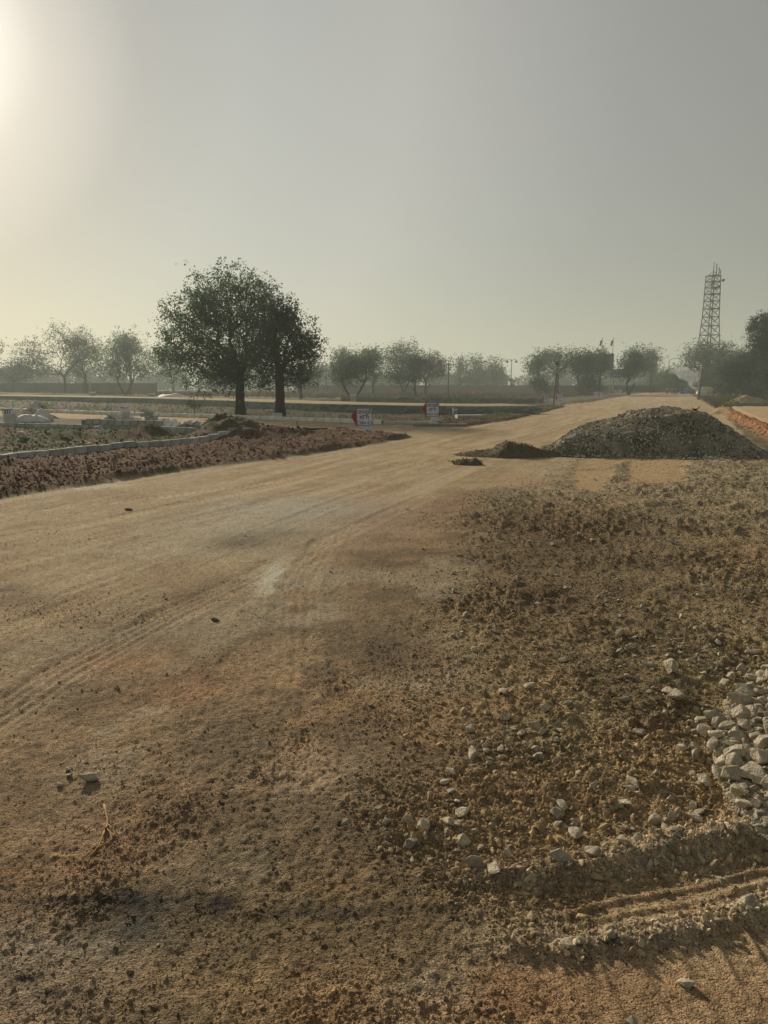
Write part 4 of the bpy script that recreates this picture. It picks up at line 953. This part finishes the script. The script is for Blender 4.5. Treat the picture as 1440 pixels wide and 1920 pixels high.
T('tall domed pale tree in the middle distance', 160, 757, [(752, 665, 30, 18), (740, 680, 24, 20), (770, 672, 20, 20), (735, 700, 18, 16), (752, 655, 22, 8)], n_att=220, per=16, m='leaf2', stems=[(-.8, 0), (1, .2)])
T('dark compact tree before the tall domed one', 120, 777, [(775, 695, 24, 24), (750, 705, 26, 10), (785, 690, 18, 20), (778, 678, 14, 8)], n_att=180, m='leafdark')
T('spreading tree right of the dark compact tree', 150, 797, [(812, 685, 22, 18), (805, 672, 10, 8), (825, 690, 12, 14), (800, 700, 14, 10)], n_att=150, per=18, m='leaf2')
for i, (bx_, lab, lob) in enumerate([(862, 'tall hazy tree just right of the middle electricity pole', [(862, 695, 13, 20), (860, 678, 8, 7), (866, 710, 16, 12)]),
    (893, 'hazy poplar shaped tree in the middle of the far row', [(893, 690, 13, 18), (890, 674, 8, 7), (895, 710, 18, 12)]), (926, 'rounded hazy tree left of the ornamental street lamp', [(926, 695, 14, 16), (922, 682, 8, 7), (928, 712, 14, 10)])]):
    T(lab, 230, bx_, lob, n_att=90, per=20, m='leaf2')
T('round tree at the left end of the right hand group', 150, 1005, [(1003, 686, 15, 16), (1012, 676, 14, 14), (995, 692, 8, 8)], n_att=110, trunk_r=.3)
T('airy tree whose trunk stands behind the leaning dark pole', 145, 1041, [(1042, 672, 20, 14), (1030, 668, 14, 10), (1058, 675, 14, 12), (1045, 688, 18, 14), (1065, 662, 7, 7), (1032, 700, 8, 8)], n_att=150, per=16)
T('dark round tree with a crooked trunk left of the hoarding', 140, 1090, [(1082, 684, 20, 14), (1090, 675, 16, 12), (1100, 690, 12, 10), (1075, 690, 10, 10)], n_att=150, m='leafdark', stems=[(-1.2, 0)], fork=3)
T('tall leafy tree standing before the big hoarding', 145, 1119, [(1116, 678, 12, 12), (1124, 690, 11, 10), (1118, 666, 9, 7), (1110, 690, 8, 10)], n_att=120, m='leaf')
T('bushy tree right of the small blue hoarding', 140, 1173, [(1180, 680, 18, 16), (1190, 670, 12, 12), (1170, 695, 15, 12), (1195, 688, 14, 12), (1180, 662, 10, 6)], n_att=190, m='leaf', stems=[(-.4, 0), (1, .2)], fork=2.0)
T('narrow tall tree behind the bushy tree by the road', 190, 1213, [(1212, 665, 9, 9), (1216, 682, 8, 14), (1209, 690, 9, 12)], n_att=80, m='leaf2')
T('thick limbed tree in front of the lattice tower', 162, 1308, [(1290, 660, 22, 14), (1318, 655, 25, 14), (1342, 656, 18, 12), (1330, 675, 26, 14), (1300, 678, 24, 14), (1352, 645, 8, 6)], n_att=300, per=14, m='leaf2', stems=[(.4, 0), (1.1, .4)], fork=4.2, trunk_r=.5)
T('large dark tree overhanging the right edge', 95, 1462, [(1440, 620, 42, 30), (1420, 625, 32, 22), (1410, 605, 20, 12), (1450, 600, 28, 18), (1402, 645, 18, 12), (1470, 650, 50, 35), (1440, 655, 30, 20)], n_att=650, per=40, m='leafdark', trunk_r=.5, spread=.42, leaf=.17)
T('dark dense tree behind the pale sand heap', 105, 1400, [(1395, 690, 34, 24), (1420, 700, 28, 30), (1372, 700, 24, 20), (1405, 672, 20, 12)], n_att=380, per=36, m='leafdark', stems=[(-.6, 0), (.8, .3)], fork=1.6)
T('dark dense tree at the right edge behind the sand heap', 100, 1440, [(1440, 690, 28, 35), (1455, 710, 30, 28), (1430, 722, 22, 20)], n_att=300, per=36, m='leafdark', fork=1.2)
T('rounded dark green tree between tower and right thicket', 156, 1362, [(1360, 695, 24, 20), (1345, 705, 18, 16), (1375, 684, 16, 10), (1362, 676, 12, 8)], n_att=260, per=34, m='leafdark', fork=1.0)
T('small crowned tree just right of the tower foot', 150, 1372, [(1372, 668, 12, 9), (1382, 672, 10, 8)], n_att=60)
def bush(label, d, px, lobes, m='leaf', n=70, per=36, **k):
    return make_tree('shrub', label, d, lobes, (px, 0), n_att=n, leaf=.0017 * d, per=per, spread=.0052 * d, trunk_r=.0006 * d, m=m, fork=.3, cat='shrub', seed=int(px), **k)
bush('dark conical bush under the first tree of the right group', 142, 1007, [(1007, 722, 14, 9), (1005, 712, 8, 6), (1015, 727, 12, 7)], 'leafdark', 90)
bush('dark bush between the crooked tree and the hoarding tree', 138, 1100, [(1100, 715, 14, 12), (1106, 724, 12, 9), (1092, 722, 10, 8)], 'leafdark', 110)
bush('shrub thicket left of the smoke', 165, 1262, [(1255, 708, 20, 16), (1280, 700, 20, 14), (1240, 715, 14, 12), (1270, 720, 20, 10)], 'leaf', 160)
bush('hazy thicket behind the parked motorcycles', 185, 1225, [(1225, 716, 20, 12), (1240, 708, 14, 12), (1205, 722, 14, 8)], 'leaf2', 100)
bush('dark thicket right of the leaning concrete pole', 158, 1330, [(1325, 715, 20, 14), (1345, 722, 20, 14), (1335, 700, 14, 12)], 'leafdark', 160)
bush('dark thicket below the rounded tree at right', 108, 1372, [(1365, 728, 22, 14), (1388, 726, 20, 16), (1352, 736, 12, 8)], 'leafdark', 160)
bush('low dark thicket right behind the sand heap', 92, 1430, [(1425, 738, 24, 14), (1448, 732, 18, 20), (1405, 740, 14, 10)], 'leafdark', 140)
bush('yellow green shrub left of the pale sand heap', 66, 1364, [(1366, 756, 14, 7), (1358, 752, 8, 6), (1375, 753, 10, 6)], 'leafyellow', 60, 24)
bush('yellow green shrub at the right edge behind the sand heap', 60, 1442, [(1440, 750, 10, 14), (1448, 742, 8, 14)], 'leafyellow', 50, 24)
bush('leafy weed with pale dots above the sheeted sand heap', 42, 86, [(84, 764, 9, 5), (92, 762, 6, 5)], 'leafyellow', 26, 14)
bush('thin weedy shrub left of the thick tree trunk', 47, 368, [(370, 762, 14, 8), (360, 756, 8, 7)], 'dry', 50, 12)
bush('low green weeds right of the second sign', 41, 850, [(852, 784, 12, 3), (870, 781, 10, 3)], 'leaf', 40, 16)
bush('small green shrub on the wall top in mid distance', 54, 858, [(858, 752, 5, 4)], 'leaf', 16, 12)
bush('grey bush by the far end of the boundary wall', 130, 1082, [(1082, 732, 8, 7)], 'dry', 40, 20)

# distant belt of trees that reads as one hazy mass
def belt():
    r = np.random.default_rng(3); cs = []
    for i in range(150):
        px = r.uniform(-80, 1300); d = r.uniform(290, 420); hgt = r.uniform(5, 10.5)
        if 700 < px < 1000: hgt *= .8
        cs.append((at(px, d), d, hgt, r.uniform(3, 6.5)))
    for i in range(46):
        a = r.uniform(R(35), R(325)); d = r.uniform(300, 420); cs.append((math.sin(a) * d, math.cos(a) * d, r.uniform(6, 12), r.uniform(5, 9)))
    V = []
    for (x, y, h, w) in cs:
        n = 420; v = r.normal(size=(n, 3)); v /= np.linalg.norm(v, axis=1, keepdims=True); q = r.uniform(.4, 1, (n, 1)) ** .5
        c = v * q * np.array([w, w, h * .5]) + np.array([x, y, .45 + h * .52]); c += r.normal(size=(n, 3)) * .5
        s = r.uniform(.5, 1.3, (n, 1)); a1 = r.normal(size=(n, 3)); a1 /= np.linalg.norm(a1, axis=1, keepdims=True); a2 = np.cross(a1, r.normal(size=(n, 3))); a2 /= np.linalg.norm(a2, axis=1, keepdims=True)
        V.append(np.stack([c - a1 * s * .6, c + a2 * s * .45, c + a1 * s * .6, c - a2 * s * .45], 1).reshape(-1, 3))
    V = np.vstack(V); me = npmesh('distant_trees', V, np.arange(len(V)).reshape(-1, 4), False)
    tag(link('distant_trees', me, M['leaf2']), 'hazy belt of distant trees along the whole horizon', 'trees', kind='stuff')
belt()

# low weeds and dry grass
def weeds(name, label, polys, n, h, m, seed, blades=5, cat='weeds'):
    r = np.random.default_rng(seed); V = []
    for P in polys:
        x = r.uniform(P[:, 0].min(), P[:, 0].max(), n * 4); y = r.uniform(P[:, 1].min(), P[:, 1].max(), n * 4); ok = poly_sd(x, y, P) > 0
        ok &= vn(x * .8, y * .8, seed) > .45
        x, y = x[ok][:n], y[ok][:n]; z = height(x, y)
        for b in range(blades):
            dx, dy = r.normal(0, .35 * h, len(x)), r.normal(0, .35 * h, len(x)); hh = h * r.uniform(.4, 1.2, len(x)); w = h * .06
            ox, oy = r.normal(0, h * .3, len(x)), r.normal(0, h * .3, len(x)); a = r.uniform(0, 6.28, len(x)); wx, wy = np.cos(a) * w, np.sin(a) * w
            V.append(np.stack([np.stack([x + ox - wx, y + oy - wy, z], 1), np.stack([x + ox + wx, y + oy + wy, z], 1), np.stack([x + ox + dx, y + oy + dy, z + hh], 1)], 1).reshape(-1, 3))
    V = np.vstack(V); me = npmesh(name, V, np.arange(len(V)).reshape(-1, 3), False); return tag(link(name, me, M[m]), label, cat, kind='stuff')
weeds('weeds', 'short green weeds over the grassy building plot', [PLOT], 2600, .10, 'leaf', 1)
weeds('dry_grass', 'dry grass and weeds in the field behind the white kerb', [FIELD1], 3500, .22, 'dry', 2)
weeds('field_weeds', 'dull green weeds in the field behind the white kerb', [FIELD1], 2600, .25, 'leaf', 4)
weeds('bank_weeds', 'brown dry weeds on the waste strip right of the road', [gpoly([(1310, 745), (1395, 748), (1370, 768), (1350, 770), (1335, 760)])], 2600, .40, 'dry', 5)
weeds('verge_weeds', 'sparse weeds on the brown bank by the farther signs', [CHURN[1]], 900, .16, 'leaf', 6)
weeds('meadow_grass', 'dry low growth over the distant fields', [gpoly([(-300, 739), (1180, 739), (1100, 744), (1000, 750), (700, 749), (0, 739.5)])], 9000, .5, 'dry', 7)

# ------------------------------------------------------------------ far walls, hoardings, lamps, poles, tower
def far_wall(label, pts, top_z, m, th=.3):
    e = empty('boundary_wall', (pts[0][0], pts[0][1], .4), label, 'wall')
    for a, b in zip(pts, pts[1:]):
        a, b = Vector(a), Vector(b); L = (b - a).length; ang = math.atan2((b - a).y, (b - a).x); n = max(1, round(L / 6))
        for i in range(n):
            q = a.lerp(b, (i + .5) / n); c = (q.x - e.location.x, q.y - e.location.y)
            o = MB().box((0, 0, (top_z - .4) / 2), (L / n - .03, th, top_z - .4)).build('panel', m, e, (c[0], c[1], 0)); o.rotation_euler.z = ang
            o = MB().box((0, 0, top_z - .4 + random.uniform(0, .05)), (.4, th + .12, .25)).build('pier', m, e, (c[0] + math.cos(ang) * L / n / 2, c[1] + math.sin(ang) * L / n / 2, 0)); o.rotation_euler.z = ang
    return e
far_wall('long grey boundary wall fading into haze behind the left trees', [(at(-160, 190), 190), (at(300, 195), 195)], 2.6, M['wall'])
far_wall('low dark boundary wall behind the middle fields', [(at(560, 200), 200), (at(1000, 205), 205)], 2.1, M['wall'])
far_wall('dark boundary wall closing the end of the road', [(at(1000, 178), 178), (at(1225, 178), 178), (at(1300, 176), 176), (at(1420, 150), 150)], 2.0, M['wall'])
def hoarding(px0, px1, py0, py1, d, label, m, posts, flags=False):
    x0, x1, z0, z1 = at(px0, d), at(px1, d), zat(py1, d), zat(py0, d); xc = (x0 + x1) / 2; g = gz(xc, d); e = empty('hoarding', (xc, d, g), label, 'hoarding')
    w = x1 - x0; MB().box((0, 0, (z0 + z1) / 2 - g), (w, .25, z1 - z0)).build('panel', m, e)
    mb = MB()
    for zz in (z0, z1): mb.box((0, -.16, zz - g), (w + .1, .08, .15))
    for xx in (-w / 2, 0, w / 2): mb.box((xx, -.16, (z0 + z1) / 2 - g), (.12, .06, z1 - z0))
    mb.build('frame', M['steel'], e)
    for t in posts: MB().box((t * w, .2, (z0 - g) / 2), (.22, .22, z0 - g)).build('post', M['pole'], e)
    if flags:
        for t in (-.02, .46):
            f = MB().tube([(t * w, 0, z1 - g), (t * w, 0, z1 - g + 3.3)], .05).build('flagpole', M['darkpole'], e)
            MB().box((.0, 0, 0), (.35, .04, 1.1), (0, R(12), 0)).build('flag', M['flag'], f, (t * w - .28, 0, z1 - g + 2.2))
hoarding(1100, 1142, 664, 694, 160, 'big dark hoarding with two flags behind the roadside trees', M['hoard'], (-.42, .42), True)
hoarding(1137, 1168, 693, 707, 165, 'small pale blue hoarding on one white post', M['hoardblue'], (-.27,))
def pole(label, px, d, top_py, r_, m, lean=0, arm=None, name='electricity_pole', cat='pole'):
    x = at(px, d); g = gz(x, d); H = zat(top_py, d) - g; e = empty(name, (x, d, g), label, cat); lx = lean * H
    MB().tube([(0, 0, -.3), (lx / 2, 0, H / 2), (lx, 0, H)], [r_ * 1.2, r_, r_ * .8], 8).build('shaft', m, e, smooth=True)
    if arm:
        mb = MB()
        for k_, (aw, dz) in enumerate(arm): mb.box((lx, -.1, H - dz), (aw, .1, .12)); [mb.tube([(lx + s_ * aw * .45, -.1, H - dz), (lx + s_ * aw * .45, -.1, H - dz + .25)], .05, 5) for s_ in (-1, 0, 1)]
        mb.build('crossarm', M['darkpole'], e)
    return e
pole('concrete electricity pole with a crossarm in the middle distance', 839, 120, 681, .13, M['pole'], 0, [(1.6, .25)])
pole('leaning dark iron pole standing left of the fourth sign', 1035, 74, 680, .05, M['darkpole'], .06, [(.3, .15)])
pole('pale slim pole between the two left trees', 177, 150, 690, .14, M['offwhite'], -.03)
pole('tall hazy pole with crossarms right of the second tree', 613, 210, 684, .2, M['steel'], 0, [(2.6, .3), (3.4, 1.6), (2.4, 3.0)])
pole('leaning concrete pole right of the smoke', 1303, 100, 682, .16, M['pole'], .065)
pole('thin far pole left of the ornamental lamp', 939, 240, 690, .18, M['steel'], 0, [(2.0, .3)])
pole('slim dark pole left of the narrow tall tree', 1214, 165, 665, .12, M['steel'])
pole('pale hazy pole under the left tree beside the largest tree', 330, 110, 700, .12, M['offwhite'])
def lamp(label, px, d, top_py, double=True):
    x = at(px, d); g = gz(x, d); H = zat(top_py, d) - g; e = empty('street_lamp', (x, d, g), label, 'street lamp')
    MB().tube([(0, 0, 0), (0, 0, H)], [.16, .08], 8).build('column', M['steel'], e)
    if double:
        for s_ in (-1, 1):
            pts = [(0, 0, H - .8)] + [(s_ * (.9 - .9 * math.cos(t)) , 0, H - .8 + .8 * math.sin(t)) for t in (.5, 1.0, 1.57, 2.1)]
            a = MB().tube(pts, .06, 5).build('arm', M['steel'], e)
            MB().tube([(s_ * 1.35, 0, H - .9), (s_ * 1.35, 0, H - .5), (s_ * 1.35, 0, H - .1)], [.45, .32, .08], 8).build('lamp_shade', M['darkpole'], a)
    else:
        a = MB().tube([(0, 0, H), (1.0, 0, H + .45), (2.2, 0, H + .6)], .06, 5).build('arm', M['steel'], e); MB().box((2.4, 0, H + .6), (.9, .3, .14)).build('lamp_head', M['steel'], a)
    return e
lamp('ornamental double headed street lamp rising over the hazy far trees', 955, 230, 674)
lamp('single arm street lamp left of the tower tree', 1245, 200, 676, False)
lamp('smaller single arm street lamp behind the road end', 1235, 250, 688, False).rotation_euler.z = math.pi

# small white building and vehicle far away
def hut(label, px0, px1, py0, d):
    x0, x1 = at(px0, d), at(px1, d); xc = (x0 + x1) / 2; g = gz(xc, d); H = zat(py0, d) - g; w = x1 - x0; e = empty('hut', (xc, d, g), label, 'hut')
    MB().box((0, 0, H / 2), (w, 3, H)).build('walls', M['offwhite'], e); MB().box((0, 0, H + .08), (w + .5, 3.5, .16)).build('roof', M['hoard'], e)
    MB().box((-w * .2, -1.52, H * .38), (w * .22, .05, H * .72)).build('door', M['darkpole'], e); MB().box((w * .22, -1.52, H * .55), (w * .2, .05, H * .3)).build('window', M['darkpole'], e)
hut('tiny white hut below the ornamental street lamp', 951, 961, 714, 212)

def tower():
    d = 200; x = at(1316, d); g = gz(x, d); e = empty('lattice_tower', (x, d, g), 'tall steel lattice telecom tower behind the trees at right', 'tower')
    Ht = zat(517, d) - g
    def hw(t): return 3.15 - (3.15 - 1.75) * min(t / .65, 1) - .22 * max(0, (t - .65) / .35)
    lv = [0] + list(np.cumsum([.115, .105, .1, .09, .085, .08, .075, .07, .065, .06, .055, .05, .05])); lv = [v / lv[-1] for v in lv]
    rot = R(14)
    def cor(t, k_):
        a = rot + math.pi / 4 + k_ * math.pi / 2; h = hw(t) * 1.4142 * .80; return Vector((math.cos(a) * h, math.sin(a) * h, t * Ht))
    for k_ in range(4): MB().tube([cor(t, k_) for t in lv], .13, 5).build('leg', M['steel'], e)
    for a, b in zip(lv, lv[1:]):
        mb = MB()
        for k_ in range(4):
            p0, p1, q0, q1 = cor(a, k_), cor(b, k_), cor(a, (k_ + 1) % 4), cor(b, (k_ + 1) % 4)
            mb.tube([p0, q1], .07, 4); mb.tube([q0, p1], .07, 4); mb.tube([p1, q1], .08, 4)
        mb.build('bracing', M['steel'], e)
    for t in (lv[8], lv[10], lv[12], 1):
        w = hw(t) * 1.75; o = MB().box((0, 0, t * Ht), (w, w, .18)).build('platform', M['steel'], e); o.rotation_euler.z = rot
    mb = MB()
    for s_ in (-.3, .3): mb.tube([(s_, 0, 0), (s_, 0, Ht)], .06, 4)
    for i in range(60): mb.box((0, 0, i * Ht / 60), (.6, .05, .07))
    mb.build('ladder', M['steel'], e)
    MB().tube([(0, 0, Ht), (0, 0, Ht + 3.4)], [.14, .05], 5).build('mast', M['steel'], e)
    mb = MB()
    for s_ in (-1, 1): mb.tube([(s_ * 1.4, 0, Ht), (0, 0, Ht + 1.1)], .06, 4)
    mb.build('stay', M['steel'], e)
    for (ax, h0, h1) in ((1.2, .1, 2.0), (.55, .2, 2.9), (1.55, .3, 1.4)): MB().tube([(ax, -.4, Ht + h0), (ax, -.4, Ht + h1)], .11, 5).build('antenna', M['steel'], e)
    for (ax, zz) in ((1.9, -1.3), (.2, -3.2), (-.9, -2.2), (.9, -2.8)): MB().tube([(ax, -1.3, Ht + zz), (ax, -1.75, Ht + zz)], .34, 10).build('dish', M['steel'], e)
tower()

# ------------------------------------------------------------------ camp at the end of the road: tarps, motorcycles, smoke
def tarp(px0, px1, py0, d, label, m, peak=0.0):
    x0, x1 = at(px0, d), at(px1, d); xc = (x0 + x1) / 2; g = gz(xc, d); H = zat(py0, d) - g; w = x1 - x0; e = empty('tarpaulin_shelter', (xc, d, g), label, 'shelter')
    n = 14; xs = np.linspace(-.5, .5, n); V = []; 
    for j, (yy, zz) in enumerate(((-1.4, .02), (-1.1, .8), (-.6, .97), (0, 1.0), (.6, .95), (1.2, .5), (1.5, .02))):
        for i, xx in enumerate(xs): V.append((xx * w, yy + .1 * math.sin(i * 1.7 + j), H * zz * (1 - .12 * abs(math.sin(i * .9 + j)) - peak * abs(xx))))
    Q = [(j * n + i, j * n + i + 1, (j + 1) * n + i + 1, (j + 1) * n + i) for j in range(6) for i in range(n - 1)]
    o = link('cover', npmesh('cover', V, Q), m, e); md = o.modifiers.new('t', 'SOLIDIFY'); md.thickness = .02
    for s_ in (-.48, .48): MB().tube([(s_ * w, -.9, 0), (s_ * w, -.9, H * .9)], .04, 5).build('pole', M['darkpole'], e)
tarp(1277, 1287, 727, 158, 'bright blue tarpaulin shelter beside the smoke', M['bluetarp'], .3)
tarp(1273, 1278, 733, 157, 'low blue tarpaulin bundle left of the blue shelter', M['bluetarp'])
tarp(1292, 1325, 725, 150, 'wide yellow tarpaulin shelter right of the smoke', M['yellowtarp'])
s = sheet(0, 0, 1.6, 1.3, 1.1, 'white cloth hung over the front of the yellow shelter', M['cloth'], 21, loc_=Vector((at(1308, 147), 147, 0)))
def motorcycle(px, d, rz, label, mcol):
    x = at(px, d); g = gz(x, d); e = empty('motorcycle', (x, d, g), label, 'motorcycle', rz=rz)
    for y_ in (-.66, .66):
        w = MB().torus((0, y_, .31), .26, .055).build('wheel', M['rubber'], e, smooth=True); MB().tube([(-.05, y_, .31), (.05, y_, .31)], .07, 8).build('hub', M['steel'], w)
    MB().tube([(0, .35, .82), (0, .15, .92), (0, -.12, .86)], [.10, .16, .10], 8).build('fuel_tank', mcol, e, smooth=True)
    MB().tube([(0, -.1, .80), (0, -.45, .80), (0, -.78, .86)], [.11, .13, .09], 8).build('seat', M['rubber'], e, smooth=True)
    MB().box((0, .02, .45), (.24, .42, .36)).build('engine', M['steel'], e, bevel=.03)
    MB().tube([(0, .66, .31), (0, .48, .95), (0, .44, 1.05)], .04, 6).tube([(0, .4, .85), (0, -.1, .35), (0, -.66, .31)], .03, 6).build('frame', M['steel'], e)
    MB().tube([(-.36, .32, 1.08), (0, .44, 1.05), (.36, .32, 1.08)], .025, 6).build('handlebar', M['darkpole'], e)
    MB().tube([(0, .54, .92), (0, .64, .92)], [.07, .10], 10).build('headlight', M['white'], e)
    for s_ in (-1, 1): MB().tube([(s_ * .30, .36, 1.08), (s_ * .34, .36, 1.28)], .012, 4).box((s_ * .36, .36, 1.30), (.14, .03, .09)).build('mirror', M['darkpole'], e)
motorcycle(1244, 152, R(172), 'motorcycle parked end on at the left of the road end', M['bluetarp'])
motorcycle(1258, 152, R(115), 'dark motorcycle parked side on in the middle of the road end', M['darkpole'])
motorcycle(1266, 150, R(75), 'dark motorcycle parked side on nearest the blue shelter', M['darkpole'])

# black bird on top of the heap
def bird():
    x = 7.62; y = 19.15; d = y; x = at(1298.5, y) ; hz_ = max(bigh(x, y), 0) + gz(x, y) + .03
    e = empty('black_bird', (x, y, hz_), 'small black bird with raised tail on top of the big stone heap', 'bird')
    bm = bmesh.new(); sp = [(-.11, 0, .165, .012), (-.075, 0, .150, .036), (-.02, 0, .125, .056), (.035, 0, .118, .054), (.075, 0, .140, .040), (.098, 0, .175, .028), (.112, 0, .200, .027), (.135, 0, .203, .014), (.165, 0, .196, .003)]
    rings = []
    for (a, b, c, r_) in sp: rings.append([bm.verts.new((a, b + math.cos(t * math.pi / 5) * r_, c + math.sin(t * math.pi / 5) * r_)) for t in range(10)])
    for q, w in zip(rings, rings[1:]):
        for k_ in range(10): bm.faces.new((q[k_], q[(k_ + 1) % 10], w[(k_ + 1) % 10], w[k_]))
    bm.faces.new(rings[0]); bm.faces.new(rings[-1]); bmesh.ops.recalc_face_normals(bm, faces=bm.faces[:])
    me = bpy.data.meshes.new('body'); bm.to_mesh(me); bm.free(); link('body', me, M['black'], e); me.polygons.foreach_set('use_smooth', [True] * len(me.polygons))
    for s_ in (-1, 1):
        MB().tube([(.0, s_ * .022, .09), (.005, s_ * .024, .045), (-.005, s_ * .024, 0)], .006, 5).tube([(-.02, s_ * .024, 0), (.03, s_ * .03, 0)], .005, 4).build('leg', M['darkpole'], e)
        MB().box((-.03, s_ * .052, .135), (.13, .014, .05), (0, R(12), 0), .8).build('wing', M['black'], e)
    MB().box((-.145, 0, .215), (.035, .05, .13), (0, R(-30), 0)).build('tail', M['black'], e)
    e.scale = (.55,) * 3; e.rotation_euler.z = R(150)
bird()

# iron rod in the side road and its low neighbours
p = G(557, 811); tag(MB().tube([(0, 0, 0), (.01, 0, .42)], .012, 6).build('iron_rod', M['darkpole'], loc=(p.x, p.y, gz(p.x, p.y))), 'thin dark iron rod stuck upright in the side road', 'rod')
# kerb line in front of the sand heap on the right lot
wall_row('kerb', 'low purple grey block kerb in front of the pale sand heap', 'kerb', P2((1366, 766), (1420, 766.5), (1480, 767)), .2, 1, .45, .25, .2, M['mortar'], zb=.1)
# large stones in the plot
for px, py, s_, lab in ((42, 829, .42, 'flat grey stone on the grassy plot near the left edge'), (172, 844, .30, 'rounded pale stone on the plot just behind the kerb'), (183, 811, .25, 'small grey stone under the two course wall'), (122, 826, .25, 'upright green grey stone among the plot mounds')):
    p = G(px, py); tag(put_rock(p.x, p.y, s_, int(px), sink=.1), lab, 'stone')
tag(put_rock(G(240, 958).x, G(240, 958).y, .10, 3, m=M['clod']), 'dark earth lump alone on the pale road at left', 'clod')
tag(put_rock(G(404, 1165).x, G(404, 1165).y, .05, 4, m=M['clod']), 'thin dark clod on the brown road', 'clod')

# dry root on the dirt
def root():
    c = G(195, 1570); e = empty('dry_root', (c.x, c.y, 0), 'branched dry root lying on the brown dirt at lower left', 'root')
    def line(pts, r0, r1):
        w = []; n = len(pts)
        for i, (px, py) in enumerate(pts):
            p = G(px, py); w.append((p.x - c.x, p.y - c.y, gz(p.x, p.y) + .006 + .004 * math.sin(i * 2)))
        MB().tube(w, [r0 + (r1 - r0) * i / (n - 1) for i in range(n)], 6).build('strand', M['root'], e, smooth=True)
    line([(195, 1508), (198, 1520), (202, 1535), (200, 1550), (198, 1556)], .0042, .0048)
    line([(198, 1552), (192, 1570), (186, 1585), (172, 1600), (158, 1615), (150, 1630)], .004, .0015)
    line([(198, 1552), (206, 1560), (210, 1572), (200, 1582), (182, 1592), (170, 1606)], .0035, .0014)
    line([(202, 1545), (212, 1552), (220, 1562)], .0025, .001)
    line([(200, 1548), (192, 1556), (190, 1562)], .002, .0012)
root()

# smoke and haze
def vol_mat(name, col, dens, aniso, noise=None):
    m = bpy.data.materials.new(name); m.use_nodes = True; n, l = m.node_tree.nodes, m.node_tree.links; n.clear()
    out = N(n, 'ShaderNodeOutputMaterial'); v = N(n, 'ShaderNodeVolumePrincipled'); v.inputs['Color'].default_value = (*col, 1); v.inputs['Density'].default_value = dens; v.inputs['Anisotropy'].default_value = aniso
    if noise:
        tcn = N(n, 'ShaderNodeTexCoord'); t = N(n, 'ShaderNodeTexNoise'); t.inputs['Scale'].default_value = noise; t.inputs['Detail'].default_value = 4; t.inputs['Distortion'].default_value = .6; l.new(tcn.outputs['Object'], t.inputs['Vector'])
        mr = N(n, 'ShaderNodeMapRange'); mr.inputs['From Min'].default_value = .34; mr.inputs['From Max'].default_value = .70; mr.inputs['To Min'].default_value = 0; mr.inputs['To Max'].default_value = dens
        l.new(t.outputs['Fac'], mr.inputs['Value']); l.new(mr.outputs[0], v.inputs['Density'])
    l.new(v.outputs[0], out.inputs['Volume']); return m
d = 138; mbx = MB()
pts = [(1301, 739, .8), (1297, 732, 2.2), (1291, 724, 4), (1288, 716, 7), (1285, 707, 11), (1276, 700, 13), (1266, 697, 11), (1256, 696, 6), (1248, 697, 3)]
mbx.tube([(at(a, d) + .3 * math.sin(i * 2.1), d, zat(b, d)) for i, (a, b, c) in enumerate(pts)], [c * d / F for a, b, c in pts], 12)
mbx.tube([(at(a, d), d, zat(b, d)) for a, b, c in ((1290, 718, 4), (1296, 710, 7), (1300, 702, 7), (1300, 696, 4))], [c * d / F for c in (4, 7, 7, 3)], 12)
sm_ = mbx.build('smoke', vol_mat('smoke_volume', (.90, .96, .97), 1.1, .3, 1.3), smooth=True); tag(sm_, 'pale plume of smoke drifting left above the blue shelter', 'smoke', kind='stuff')
hz_ = MB().box((0, 0, 21), (3200, 3200, 44.5)).build('haze', vol_mat('haze_air', (.82, .93, .90), .0013, .2)); tag(hz_, kind='stuff')
hz_.data.materials[0].cycles.homogeneous_volume = True
